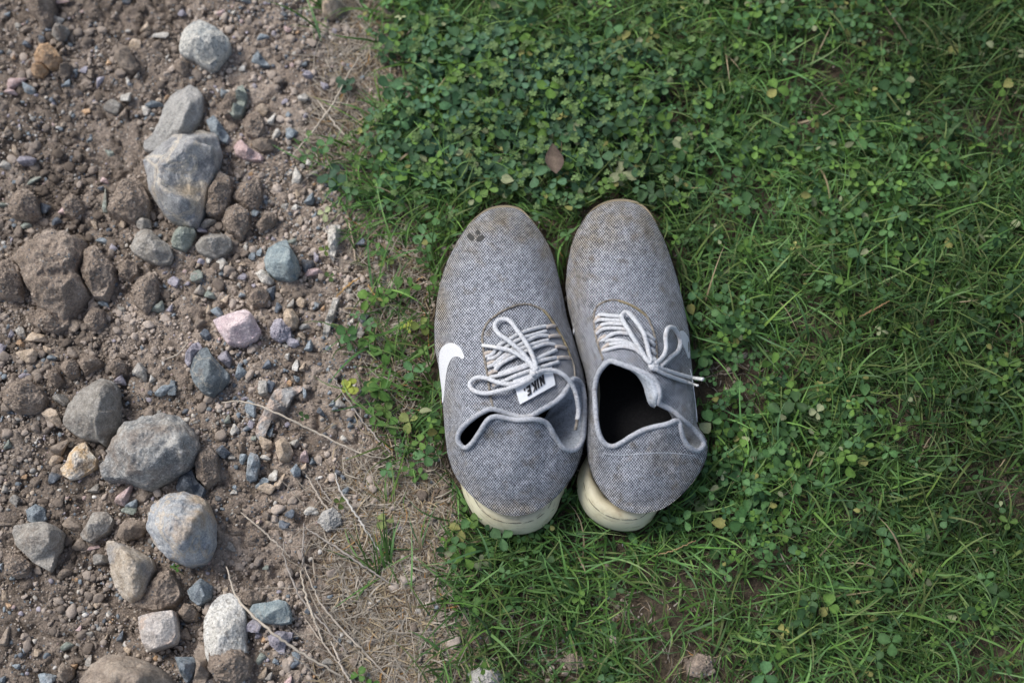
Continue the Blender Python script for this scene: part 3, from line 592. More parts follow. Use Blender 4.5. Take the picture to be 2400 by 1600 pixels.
for c, rows in {
 'A': [(130,780,210,90,'p',-20),(100,855,110,60,'p',0),(290,840,150,90,'b',10),(630,785,90,80,'b',0),(930,745,70,140,'l',25),(1165,905,100,100,'w',0),(1050,990,160,110,'g',-10),(1150,1040,100,100,'n',0),(1340,1015,80,80,'w',0),(1420,950,140,80,'b',5),(250,1490,160,160,'l',0),(135,1380,60,140,'t',-15),(70,1210,70,70,'t',0),(50,1520,110,100,'g',0),(1010,1405,90,70,'e',0),(830,1280,70,50,'b',0),(730,1430,80,90,'n',0),(1470,340,160,70,'w',0),(1260,420,120,90,'t',-20),(1360,265,120,70,'t',-20),(1680,140,80,70,'l',35),(1440,405,90,50,'t',-30),(1180,300,50,60,'w',0),(480,930,60,70,'s',0),(100,500,70,50,'g',0),(250,420,80,70,'s',20),(400,380,90,80,'s',0),(570,430,120,80,'n',-30),(560,200,140,80,'w',20),(580,15,150,80,'p',-10),(1180,30,90,60,'s',-20),(90,145,80,45,'b',0),(180,250,70,50,'g',0),(255,280,110,80,'n',0),(450,290,60,80,'s',0),(1540,530,30,70,'w',35),(1000,585,60,50,'o',0),(925,515,50,40,'w',0),(1180,755,40,70,'w',0),(1265,715,50,80,'g',15),(710,665,60,70,'b',0),(775,650,70,70,'l',0),(835,690,70,70,'n',0),(145,545,45,45,'o',0),(800,1020,70,50,'o',-30),(1540,890,50,50,'o',0),(1400,1180,70,60,'g',0),(260,1230,40,40,'b',0)],
 'B': [(835,340,125,55,'b',-12),(690,10,90,70,'b',0),(1030,65,50,40,'w',0),(580,135,45,60,'w',20),(480,130,110,70,'p',-10),(650,625,60,60,'w',0),(845,1005,115,95,'t',0),(935,1080,80,100,'w',10),(1105,1215,105,105,'b',5),(970,1200,60,130,'w',10),(1210,895,95,120,'w',10),(1250,680,110,90,'l',0),(480,855,80,80,'b',-20),(1260,1475,60,90,'w',-10),(1080,270,90,50,'p',20),(1170,300,50,40,'o',0),(960,300,60,60,'l',0),(1035,920,70,50,'l',-20),(770,785,50,40,'l',0),(950,890,45,45,'g',0),(1080,1040,60,50,'b',20),(1240,1040,50,60,'l',0),(1085,1350,40,50,'b',0),(905,75,45,40,'t',0),(700,360,45,35,'w',0),(1380,320,90,50,'w',0),(1420,780,80,70,'l',0),(1230,590,90,50,'b',0),(1200,100,50,50,'g',0),(1330,20,100,60,'t',0),(1510,290,50,50,'l',0)],
 'C': [(965,265,60,210,'e',-10),(410,345,85,85,'s',0),(520,450,70,90,'s',0),(310,95,130,70,'e',-35),(930,640,130,60,'b',0),(1030,710,80,60,'l',0),(940,1220,110,70,'b',5),(1130,1280,90,60,'g',0),(1570,1290,60,90,'l',10),(1480,1250,150,110,'e',-20),(1790,980,120,110,'e',-30),(1610,1030,100,80,'l',0),(730,420,50,45,'w',0),(865,490,40,80,'t',-25),(240,500,85,70,'e',0),(20,320,80,70,'e',0),(190,1480,110,100,'w',20),(105,1505,60,70,'l',0),(330,1540,180,100,'t',0),(240,230,48,45,'w',0),(590,370,100,110,'p',0),(930,145,80,40,'s',0),(140,105,70,50,'b',-20),(1130,495,55,60,'t',0),(615,540,40,40,'w',0),(690,1420,130,130,'n',0),(820,885,45,45,'w',0),(430,915,95,55,'b',20),(1840,830,60,60,'l',0),(1170,790,60,60,'n',0),(945,75,70,70,'p',0)],
 'D': [(1165,215,50,85,'t',10),(1285,270,110,120,'b',0),(1060,310,80,60,'w',0),(1130,325,55,55,'w',0),(1190,455,60,75,'t',10),(1330,400,60,55,'b',0),(770,380,70,70,'b',0),(345,470,120,100,'g',-10),(285,550,90,95,'l',0),(380,545,80,80,'n',0),(1250,870,125,110,'s',-40),(1300,930,150,90,'p',-20),(1340,800,55,85,'l',10),(1760,670,110,80,'s',0),(1650,1105,60,75,'w',20),(1780,1350,70,130,'s',25),(475,865,100,90,'w',20),(550,870,60,60,'t',0),(350,820,60,60,'w',0),(280,830,55,65,'l',0),(655,860,60,60,'t',0),(220,990,115,110,'g',-30),(265,1110,110,90,'g',20),(360,1150,90,80,'e',0),(235,1180,60,60,'t',0),(510,1200,75,110,'t',20),(940,1110,105,130,'s',0),(650,970,80,60,'l',0),(1205,1220,85,80,'t',0),(1120,1230,80,80,'g',0),(990,1265,55,80,'s',15),(1230,1430,75,60,'w',0),(1205,1530,75,60,'t',30),(320,1510,110,110,'s',0),(355,1290,60,80,'t',0),(430,1310,120,90,'b',30),(1160,60,110,150,'w',25),(1320,20,150,70,'g',0),(1120,640,150,70,'e',-5),(740,770,60,80,'b',0),(690,700,40,50,'w',0),(1410,1265,50,45,'o',0),(1345,1235,45,45,'b',0),(280,1400,90,90,'n',0),(465,950,45,70,'b',0),(625,1045,40,50,'w',0),(650,1145,70,40,'b',0),(940,620,50,55,'l',0),(1370,640,40,40,'g',0),(1670,1400,70,60,'w',0),(1600,970,60,40,'g',0),(810,740,50,80,'b',0),(1740,1500,110,70,'g',15)],
 'E': [(580,970,150,130,'n',20),(490,1245,115,95,'s',0),(1530,440,165,110,'b',-10),(560,545,140,140,'g',30),(470,680,180,130,'t',10),(1105,360,110,80,'l',25),(1290,280,120,160,'g',15),(290,140,160,140,'t',-30),(880,1365,110,95,'g',0),(1235,1490,140,90,'b',-10),(1180,1540,130,70,'e',10),(135,1450,80,80,'g',0),(85,940,90,60,'e',-30),(15,70,70,90,'l',0),(240,310,100,60,'l',10),(480,160,80,90,'b',0),(190,20,80,70,'o',0),(1400,355,55,60,'w',0),(95,650,60,50,'s',0),(450,85,80,60,'t',0),(20,730,40,80,'b',0),(550,1355,60,45,'w',0),(215,1235,55,40,'o',0),(1390,480,45,40,'s',0),(1170,1410,130,170,'p',20),(1330,1400,120,110,'n',20),(510,1070,100,110,'t',0),(1270,310,90,90,'s',0),(1020,335,40,40,'g',0),(35,1350,60,70,'g',0),(250,1415,35,45,'t',0)],
 'F': [(790,845,110,95,'t',0),(1015,850,90,80,'w',30),(1105,935,90,95,'p',-30),(840,1100,75,85,'w',0),(800,1205,130,70,'t',5),(905,1145,65,110,'t',20),(820,375,60,90,'s',0),(1150,1375,90,75,'w',0),(330,965,75,60,'t',20),(1220,575,60,70,'s',0),(1375,515,100,60,'w',10),(1345,555,50,40,'b',0),(1100,430,35,90,'b',0),(805,205,95,65,'s',-20),(965,125,50,60,'w',0),(1018,205,50,95,'w',-5),(670,560,80,120,'b',-10),(480,640,65,55,'e',-15),(525,730,60,70,'w',30),(590,945,60,90,'b',-25),(500,955,55,60,'g',0),(760,950,80,45,'w',-10),(1160,990,45,45,'b',0),(1370,1080,60,60,'s',0),(1415,1120,50,45,'s',0),(1285,1150,40,40,'t',0),(1445,1225,70,90,'b',0),(975,1405,70,60,'s',15),(790,1425,55,60,'n',0),(725,1480,45,45,'t',0),(930,1500,80,55,'s',10),(735,1170,60,60,'b',0),(520,1240,45,45,'w',0),(525,1195,45,45,'b',0),(570,260,90,100,'b',0),(450,150,110,120,'l',30),(1010,20,120,80,'l',0),(1140,60,80,100,'b',0),(1415,90,55,45,'t',0),(10,390,70,110,'b',-15),(980,350,40,40,'o',0),(1090,215,55,60,'t',0),(660,680,60,60,'l',0),(630,710,60,50,'b',0),(680,800,40,55,'e',0),(1460,640,55,40,'s',0),(1465,690,50,40,'b',0),(1415,800,50,50,'w',0),(1040,315,50,50,'b',0),(1330,520,60,50,'b',0),(375,735,45,45,'t',0),(815,740,40,70,'b',15),(780,1150,80,50,'b',0),(1105,1030,60,50,'t',0)],
 'G': [(430,1530,130,95,'b',-10),(615,1215,95,80,'e',0),(850,325,105,60,'p',-15),(900,430,130,130,'g',-40),(720,290,140,110,'n',20),(655,110,170,120,'n',10),(830,1115,65,60,'g',-30),(725,1075,55,65,'p',0),(685,1405,75,50,'o',20),(810,1355,55,90,'g',0),(1170,1275,80,60,'t',0),(1120,1135,70,80,'s',0),(890,830,60,70,'t',25),(590,540,100,100,'n',0),(100,600,45,70,'b',0),(150,575,50,45,'o',0),(275,475,40,40,'w',0),(25,770,50,110,'t',-15),(75,855,55,45,'o',0),(145,1420,90,60,'b',30),(20,1530,80,80,'b',0),(690,605,35,40,'o',0),(885,1040,40,40,'b',0),(980,1140,35,40,'t',0),(330,1285,70,60,'t',0),(420,1300,50,60,'b',0),(40,105,110,55,'n',-5),(1070,755,45,45,'b',0),(1690,1120,120,90,'n',25),(910,530,45,50,'s',0),(1880,70,40,40,'s',0),(40,1170,90,200,'n',0),(5,480,50,60,'b',0)],
 'H': [(650,890,110,110,'l',0),(455,1235,85,110,'w',-5),(750,1270,80,75,'t',0),(1000,1140,60,60,'b',0),(990,1190,65,60,'s',0),(1245,1180,85,65,'g',0),(450,1115,75,70,'w',0),(740,1005,45,50,'o',0),(830,1175,45,55,'b',0),(580,1210,35,80,'l',0),(785,1310,60,80,'g',15),(1435,1015,85,65,'g',0),(1325,1005,40,40,'b',0),(1450,1185,60,60,'n',0),(945,1330,70,60,'p',0),(900,105,70,50,'b',-10),(695,75,45,40,'p',0),(760,30,50,55,'n',0),(1130,5,80,50,'w',0),(690,970,60,60,'l',0),(470,270,70,90,'g',0),(400,195,85,95,'n',0),(440,615,55,45,'t',0),(430,500,30,40,'s',0),(745,435,50,30,'e',0),(1085,785,40,40,'s',0),(1315,1050,50,50,'t',0),(1340,1140,50,55,'n',0),(720,1140,60,90,'e',0),(110,970,100,60,'n',20)],
}.items():
    for r in rows: pebble(c, *r)
def in_taken(px, py, grow=0.0):
    r = np.zeros(np.shape(px), bool)
    for q in TAKEN:
        lo = q.min(0) - grow; hi = q.max(0) + grow
        k = (px > lo[0]) & (px < hi[0]) & (py > lo[1]) & (py < hi[1])
        if not k.any(): continue
        kk = inside(q, px[k], py[k])
        if grow: kk |= pdist(q, px[k], py[k]) < grow
        r[np.where(k)[0][kk]] = True
    return r
SHOE_GAP = []
# a few more pebbles between the traced ones
rg = np.random.default_rng(5); tries = 0
pp = np.array([[p[0], p[1], max(p[2], p[3])] for p in PEBS])
while len(PEBS) < 296 and tries < 6000:
    tries += 1
    x, y = rg.uniform(5, 860), rg.uniform(5, 1595)
    if x > np.interp(y, EDGE_Y, EDGE_X) - 70: continue
    s = rg.uniform(11, 17)
    if in_taken(np.array([x]), np.array([y]), s * .6)[0]: continue
    if np.min(np.hypot(pp[:, 0] - x, pp[:, 1] - y) - pp[:, 2] * .5) < s * .7: continue
    PEBS.append([x, y, s, s * rg.uniform(.6, .95), rg.choice(list('wtgbslnpe'), p=[.16, .16, .12, .2, .12, .1, .08, .03, .03]), rg.uniform(-90, 90)])
    pp = np.concatenate([pp, [[x, y, s]]])
LND = np.array([[a, b, c] for a, b, c, _ in LAND])
rows = []
for k, (x, y, lx, ly, c, ang) in enumerate(PEBS):
    d = np.hypot(LND[:, 0] - x, LND[:, 1] - y) - 0.4 * LND[:, 2]; j = int(np.argmin(d)); dx, dy = x - LND[j, 0], y - LND[j, 1]
    if d[j] < 0.1 * LND[j, 2] and math.hypot(dx, dy) < 0.3 * LND[j, 2]: dr = 'resting on'
    elif abs(dx) > 2.2 * abs(dy): dr = 'right of' if dx > 0 else 'left of'
    elif abs(dy) > 2.2 * abs(dx): dr = 'below' if dy > 0 else 'above'
    else: dr = ('lower ' if dy > 0 else 'upper ') + ('right of' if dx > 0 else 'left of')
    big = max(lx, ly); sz = 'tiny' if big < 14 else 'small' if big < 24 else 'medium'
    sh = 'elongated ' if max(lx, ly) > 1.7 * min(lx, ly) else ''
    rows.append((f'{sz} {sh}{PCOL[c]} pebble', f'{dr} the {LAND[j][3]}', big))
from collections import defaultdict
same = defaultdict(list)
for k, r in enumerate(rows): same[r[:2]].append(k)
ORD = ['largest', 'second largest', 'third largest', 'fourth largest', 'fifth largest', 'sixth largest', 'seventh largest', 'eighth largest']
LAB = {}
for (a, b), ks in same.items():
    ks = sorted(ks, key=lambda k: -rows[k][2])
    for i, k in enumerate(ks):
        LAB[k] = f'{a} {b}' if len(ks) == 1 else f'{ORD[min(i, 7)]} {a} {b}'
for k, (x, y, lx, ly, c, ang) in enumerate(PEBS):
    g = np.random.default_rng(900 + k)
    hh = min(lx, ly) * g.uniform(.34, .46) * 0.0004
    p = at(x, y, hh * 0.5); o = link('pebble', PEB[k % 12], M[c], None, LAB[k], 'pebble', 'small pebbles strewn over the dirt')
    o.material_slots[0].link = 'OBJECT'; o.material_slots[0].material = M[c]
    o.location = (p[0], p[1], float(gh(p[0], p[1])) + hh * g.uniform(.55, .95))
    o.scale = (lx * .00026, ly * .00026, max(hh * 1.35, .0022))
    a = ang if ang is not None else 0
    o.rotation_euler = (g.uniform(-.22, .22), g.uniform(-.22, .22), -math.radians(a) + g.uniform(-.08, .08))
    th = np.linspace(0, 6.283, 13)[:-1]; ca, sa = math.cos(math.radians(a)), math.sin(math.radians(a))
    TAKEN.append(np.stack([x + .5 * (lx * ca * np.cos(th) - ly * sa * np.sin(th)), y + .5 * (lx * sa * np.cos(th) + ly * ca * np.sin(th))], 1))

# ------------------------------------------------------------------ crumbs and grit: nobody could count them
def scatter(n, sub, rlo, rhi, power, seed, colfn, name, mat, label, cat, dens, flatten=(.55, .9), rough=0.2, xr=(-.62, .1), yr=(-.40, .46), facet=False, pts=None):
    g = np.random.default_rng(seed)
    x = g.uniform(*xr, n * 4); y = g.uniform(*yr, n * 4); px, py = proj(np.stack([x, y, x * 0], -1))
    r = rlo + (rhi - rlo) * g.uniform(0, 1, n * 4) ** power
    keep = g.uniform(0, 1, n * 4) < dens(x, y, px, py, r)
    x, y, px, py, r = (v[keep] for v in (x, y, px, py, r))
    if pts is not None:
        x, y = pts; px, py = proj(np.stack([x, y, x * 0], -1)); r = rlo + (rhi - rlo) * g.uniform(0, 1, len(x)) ** power; n = len(x)
    k = ~in_taken(px, py, 0.0); x, y, px, py, r = (v[k][:n] for v in (x, y, px, py, r))
    m = len(x); D, F = ICO[sub]; nv = len(D)
    # random rotation
    q = g.normal(size=(m, 4)); q /= np.linalg.norm(q, axis=1)[:, None]; w_, a, b, c = q.T
    R = np.stack([np.stack([1-2*(b*b+c*c), 2*(a*b-c*w_), 2*(a*c+b*w_)], -1), np.stack([2*(a*b+c*w_), 1-2*(a*a+c*c), 2*(b*c-a*w_)], -1), np.stack([2*(a*c-b*w_), 2*(b*c+a*w_), 1-2*(a*a+b*b)], -1)], 1)
    rad = 1 + rough * g.normal(size=(m, nv, 1)) * (0.8 if sub else 1.1)
    if sub:
        pn = g.normal(size=(m, 7, 3)); pn /= np.linalg.norm(pn, axis=2)[..., None]; po = g.uniform(.5, .95, (m, 1, 7))
        dd = np.maximum(np.einsum('vj,mkj->mvk', D, pn), 1e-3) / po
        rad = rad * np.minimum(1.0, 1.0 / dd.max(2))[..., None]
    sc3 = np.stack([g.uniform(.8, 1.25, m), g.uniform(.7, 1.1, m), g.uniform(.6, .95, m)], -1)
    V = np.einsum('mij,mvj->mvi', R, D[None] * rad * sc3[:, None])
    V[..., 2] *= g.uniform(*flatten, m)[:, None]
    V = V * r[:, None, None]
    zc = gh(x, y) + r * g.uniform(.05, .5, m) + 0.0022 * fbm(xy0(x, y, 42.0), 2, 21) 
    V += np.stack([x, y, zc], -1)[:, None]
    F2 = (F[None] + (np.arange(m) * nv)[:, None, None]).reshape(-1, 3)
    C = np.repeat(colfn(g, m, x, y), nv, 0)
    link(name, mesh_np(name, V.reshape(-1, 3), F2, not facet, C), mat, None, label, cat, None, 'stuff')
def soilcol(g, m, x, y):
    t = np.clip(0.5 + 0.55 * fbm(xy0(x, y, 20.0), 2, 61) + 0.22 * g.normal(size=m), 0, 1)[:, None]
    return (np.array(SOIL_D) * (1 - t) + np.array(SOIL_L) * t) * (1.08 + .42 * dust(x, y))[:, None]
PAL = np.array([(.5, .46, .4), (.43, .35, .27), (.3, .285, .26), (.22, .25, .27), (.13, .145, .165), (.34, .31, .34), (.45, .34, .31), (.27, .22, .17), (.6, .57, .52), (.4, .26, .15), (.2, .2, .2)])
def gravcol(g, m, x, y):
    c = PAL[g.choice(len(PAL), m, p=[.12, .14, .12, .17, .12, .09, .05, .08, .05, .02, .04])]
    return c * g.uniform(.75, 1.15, (m, 1))
def dirt_d(x, y, px, py, r):
    t = 1 - turf(x, y) * 0.8
    clump = sstep(-.5, .5, fbm(xy0(x, y, 13.0), 3, 71))
    left = 0.5 + 0.5 * sstep(620, 300, px)
    return t * (0.25 + 0.75 * clump) * left
def grav_d(x, y, px, py, r):
    t = 1 - turf(x, y) * 0.85
    clump = sstep(-.6, .5, fbm(xy0(x, y, 16.0), 3, 81))
    right = 0.55 + 0.45 * sstep(350, 600, px)
    return t * (0.12 + 0.88 * clump) * right
scatter(1900, 2, .0028, .0062, 2.2, 301, soilcol, 'soil_crumbs', M['crumb'], 'crumbs of dry brown soil strewn between the stones', 'soil crumbs', dirt_d, rough=.07)
scatter(7500, 1, .0010, .003, 1.9, 302, soilcol, 'fine_soil_crumbs', M['crumb'], 'fine crumbs of brown soil covering the dirt', 'soil crumbs', dirt_d, rough=.12)
scatter(18000, 0, .0005, .0013, 1.3, 303, soilcol, 'soil_grains', M['crumb'], 'tiny grains of soil scattered on the dirt', 'soil grains', dirt_d, rough=.15)
scatter(4600, 1, .0011, .0031, 2.2, 304, gravcol, 'gravel_grit', M['gravel'], 'mixed grey, white and tan gravel grit in the dirt', 'gravel', grav_d, rough=.1)
scatter(12000, 0, .0005, .0012, 1.4, 305, gravcol, 'sand_grains', M['gravel'], 'coarse sand grains of many colours in the dirt', 'sand', grav_d, rough=.12)
# crumbs packed against the feet of the stones
g = np.random.default_rng(55); bx0, by0 = [], []
for q in TAKEN[:len(LAND)]:
    per = np.concatenate([q, q[:1]]); sl = np.linalg.norm(np.diff(per, axis=0), axis=1); n_ = int(sl.sum() / 5.5)
    u_ = g.uniform(0, sl.sum(), n_); cs_ = np.concatenate([[0], np.cumsum(sl)]); c_ = q.mean(0)
    e_ = np.stack([np.interp(u_, cs_, per[:, k]) for k in (0, 1)], 1); e_ = e_ + (e_ - c_) / (np.linalg.norm(e_ - c_, axis=1)[:, None] + 1e-6) * np.abs(g.normal(0, 5, (n_, 1)))
    w_ = at(e_[:, 0], e_[:, 1], 0.0); bx0.append(w_[:, 0]); by0.append(w_[:, 1])
scatter(0, 1, .0008, .0030, 2.0, 307, soilcol, 'packed_crumbs', M['crumb'], 'crumbs of soil packed against the feet of the stones', 'soil crumbs', lambda x, y, px, py, r: x * 0, rough=.1, pts=(np.concatenate(bx0), np.concatenate(by0)))
# the bare ground goes on beyond the picture, more thinly strewn
off_frame = lambda x, y: ((x < -.58) | (y < -.38) | (y > .44)).astype(float)
scatter(7000, 0, .0015, .0045, 1.8, 308, soilcol, 'outlying_crumbs', M['crumb'], 'crumbs of soil on the bare ground beyond the stones', 'soil crumbs', lambda x, y, px, py, r: off_frame(x, y) * (1 - turf(x, y)), rough=.15, xr=(-1.5, .1), yr=(-1.2, 1.3))
scatter(700, 1, .003, .016, 3.0, 309, gravcol, 'outlying_gravel', M['gravel'], 'stones and gravel on the bare ground beyond the picture', 'gravel', lambda x, y, px, py, r: off_frame(x, y) * (1 - turf(x, y)), rough=.08, xr=(-1.5, .1), yr=(-1.2, 1.3))

# ------------------------------------------------------------------ the two shoes
def tps(P, v, lam=1e-4):
    P = np.asarray(P, float) / 400.0; n = len(P)
    d = np.linalg.norm(P[:, None] - P[None], axis=2); Kk = d * d * np.log(d + 1e-9)
    A = np.zeros((n + 3, n + 3)); A[:n, :n] = Kk + lam * np.eye(n); A[:n, n] = 1; A[:n, n + 1:] = P; A[n, :n] = 1; A[n + 1:, :n] = P.T
    sol = np.linalg.solve(A, np.concatenate([v, np.zeros(3)]))
    def f(x, y):
        q = np.stack([np.asarray(x, float), np.asarray(y, float)], -1) / 400.0
        d = np.linalg.norm(q[..., None, :] - P, axis=-1)
        return (d * d * np.log(d + 1e-9)) @ sol[:n] + sol[n] + q @ sol[n + 1:]
    return f
def knit_mat():
    m, n, l, p = new_mat('grey_knit')
    a = N(n, 'Attribute', attribute_name='kuv')
    nz = N(n, 'TexNoise', Scale=0.35, Detail=2.0); l.new(a.outputs['Vector'], nz.inputs['Vector'])
    wob = n.new('ShaderNodeVectorMath'); wob.operation = 'SCALE'; l.new(nz.outputs['Color'], wob.inputs[0]); wob.inputs['Scale'].default_value = 1.1
    ad = n.new('ShaderNodeVectorMath'); ad.operation = 'ADD'; l.new(a.outputs['Vector'], ad.inputs[0]); l.new(wob.outputs[0], ad.inputs[1])
    sp = N(n, 'SeparateXYZ'); l.new(ad.outputs[0], sp.inputs[0])
    u, v = sp.outputs[0], sp.outputs[1]
    s1 = mathn(n, l, 'SINE', mathn(n, l, 'ADD', mathn(n, l, 'MULTIPLY', u, 2.4), mathn(n, l, 'MULTIPLY', v, 2.0)))
    s2 = mathn(n, l, 'SINE', mathn(n, l, 'SUBTRACT', mathn(n, l, 'MULTIPLY', u, 2.4), mathn(n, l, 'MULTIPLY', v, 2.0)))
    st = mathn(n, l, 'MULTIPLY', mathn(n, l, 'ADD', s1, s2), 0.25)          # -.5 .. .5 stitch lattice
    vo = N(n, 'TexVoronoi', Scale=0.42); l.new(ad.outputs[0], vo.inputs['Vector'])
    sc = n.new('ShaderNodeSeparateColor'); l.new(vo.outputs['Color'], sc.inputs[0])
    n8 = N(n, 'TexNoise', Scale=0.16, Detail=4.0, Roughness=0.7); l.new(a.outputs['Vector'], n8.inputs['Vector'])
    t = mathn(n, l, 'ADD', mathn(n, l, 'MULTIPLY', st, 1.2), mathn(n, l, 'MULTIPLY', mathn(n, l, 'SUBTRACT', sc.outputs[0], 0.5), 0.3))
    t = mathn(n, l, 'ADD', t, mathn(n, l, 'MULTIPLY', mathn(n, l, 'SUBTRACT', n8.outputs[0], 0.5), 0.62))
    t = mathn(n, l, 'ADD', t, 0.56)
    r = ramp(n, [(0.05, (0.035, 0.038, 0.048)), (0.4, (0.102, 0.109, 0.127)), (0.62, (0.222, 0.235, 0.266)), (0.98, (0.49, 0.51, 0.56))]); l.new(t, r.inputs[0])
    c = r.outputs[0]
    # worn-in soil: brown at the toe and the lower sides, with blotches
    ds = N(n, 'Attribute', attribute_name='grime')
    n3 = N(n, 'TexNoise', Scale=0.05, Detail=5.0, Roughness=0.65); l.new(a.outputs['Vector'], n3.inputs['Vector'])
    r3 = ramp(n, [(0.36, (0, 0, 0)), (0.68, (1, 1, 1))]); l.new(n3.outputs[0], r3.inputs[0])
    g = mathn(n, l, 'MULTIPLY', ds.outputs['Fac'], mathn(n, l, 'ADD', mathn(n, l, 'MULTIPLY', r3.outputs[0], 0.8), 0.25))
    c = mixc(n, l, g, c, mixc(n, l, 1.0, c, (0.80, 0.69, 0.53), 'MULTIPLY'))
    n4 = N(n, 'TexNoise', Scale=0.075, Detail=3.0); l.new(a.outputs['Vector'], n4.inputs['Vector'])
    r4 = ramp(n, [(0.56, (0, 0, 0)), (0.72, (1, 1, 1))]); l.new(n4.outputs[0], r4.inputs[0])
    c = mixc(n, l, mathn(n, l, 'MULTIPLY', r4.outputs[0], 0.75), c, mixc(n, l, 1.0, c, (0.66, 0.57, 0.45), 'MULTIPLY'))
    l.new(c, p.inputs['Base Color']); p.inputs['Roughness'].default_value = 0.95; p.inputs['Specular IOR Level'].default_value = 0.1
    p.inputs['Sheen Weight'].default_value = 0.15
    bump(n, l, p, t, 0.55, 0.0008)
    return m
def sole_mat():
    m, n, l, p = new_mat('cream_rubber')
    tc = N(n, 'NewGeometry')
    n1 = N(n, 'TexNoise', Scale=34.0, Detail=4.0, Roughness=0.65); l.new(tc.outputs['Position'], n1.inputs['Vector'])
    r = ramp(n, [(0.3, (0.46, 0.40, 0.25)), (0.45, (0.67, 0.63, 0.44)), (0.75, (0.75, 0.72, 0.54))]); l.new(n1.outputs[0], r.inputs[0]); c = r.outputs[0]
    mp = N(n, 'Mapping'); mp.inputs['Scale'].default_value = (60, 60, 420); l.new(tc.outputs['Position'], mp.inputs[0])
    n2 = N(n, 'TexNoise', Scale=1.0, Detail=3.0, Roughness=0.6); l.new(mp.outputs[0], n2.inputs['Vector'])
    r2 = ramp(n, [(0.58, (0, 0, 0)), (0.7, (1, 1, 1))]); l.new(n2.outputs[0], r2.inputs[0])
    c = mixc(n, l, mathn(n, l, 'MULTIPLY', r2.outputs[0], 0.7), c, (0.3, 0.24, 0.16))
    ds = N(n, 'Attribute', attribute_name='grime')
    c = mixc(n, l, mathn(n, l, 'MULTIPLY', ds.outputs['Fac'], 0.85), c, (0.33, 0.255, 0.17))
    l.new(c, p.inputs['Base Color']); p.inputs['Roughness'].default_value = 0.5; p.inputs['Specular IOR Level'].default_value = 0.35
    bump(n, l, p, n1.outputs[0], 0.25, 0.001)
    return m
def weave_mat(name, c1, c2, scale=1500, ribs=None):
    m, n, l, p = new_mat(name); tc = N(n, 'NewGeometry')
    v = N(n, 'TexVoronoi', Scale=float(scale)); l.new(tc.outputs['Position'], v.inputs['Vector'])
    sp = n.new('ShaderNodeSeparateColor'); l.new(v.outputs['Color'], sp.inputs[0])
    r = ramp(n, [(0.1, c1), (0.6, c2)]); l.new(sp.outputs[0], r.inputs[0]); c = r.outputs[0]
    n1 = N(n, 'TexNoise', Scale=90.0, Detail=4.0, Roughness=0.7); l.new(tc.outputs['Position'], n1.inputs['Vector'])
    r1 = ramp(n, [(0.55, (0, 0, 0)), (0.75, (1, 1, 1))]); l.new(n1.outputs[0], r1.inputs[0])
    c = mixc(n, l, mathn(n, l, 'MULTIPLY', r1.outputs[0], 0.5), c, mixc(n, l, 1.0, c, (0.75, 0.62, 0.5), 'MULTIPLY'))
    l.new(c, p.inputs['Base Color']); p.inputs['Roughness'].default_value = 0.9; p.inputs['Specular IOR Level'].default_value = 0.15
    bump(n, l, p, v.outputs['Distance'], 0.6, 0.0006)
    return m
M['knit'] = knit_mat(); M['sole'] = sole_mat()
M['binding'] = weave_mat('grey_binding', (0.28, 0.295, 0.32), (0.46, 0.475, 0.51), 1300)
M['lace'] = weave_mat('grey_lace', (0.40, 0.41, 0.43), (0.62, 0.63, 0.65), 1300)
M['loop'] = weave_mat('dirty_loop', (0.36, 0.31, 0.27), (0.55, 0.49, 0.44), 1000)
M['lining'] = weave_mat('lining_mesh', (0.32, 0.35, 0.38), (0.48, 0.51, 0.55), 900)
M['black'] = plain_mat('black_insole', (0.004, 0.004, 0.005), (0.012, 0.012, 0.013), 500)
M['seam'] = weave_mat('seam_thread', (0.1, 0.09, 0.08), (0.28, 0.25, 0.21), 800)
M['seamb'] = weave_mat('stained_thread', (0.16, 0.125, 0.07), (0.3, 0.25, 0.16), 800)
M['white'+'mark'] = plain_mat('white_print', (0.5, 0.505, 0.52), (0.72, 0.73, 0.745), 1200)
M['patch'] = plain_mat('white_patch', (0.64, 0.66, 0.69), (0.8, 0.82, 0.85), 1300)
M['ink'] = plain_mat('black_ink', (0.01, 0.01, 0.012), (0.025, 0.025, 0.03), 900)
M['scorch'] = plain_mat('scorched_knit', (0.012, 0.012, 0.012), (0.09, 0.088, 0.085), 1500)
M['aglet'] = plain_mat('clear_aglet', (0.55, 0.55, 0.54), (0.72, 0.72, 0.71), 500, 0.35)
M['crack'] = plain_mat('dark_crack', (0.05, 0.045, 0.04), (0.13, 0.11, 0.09), 600)

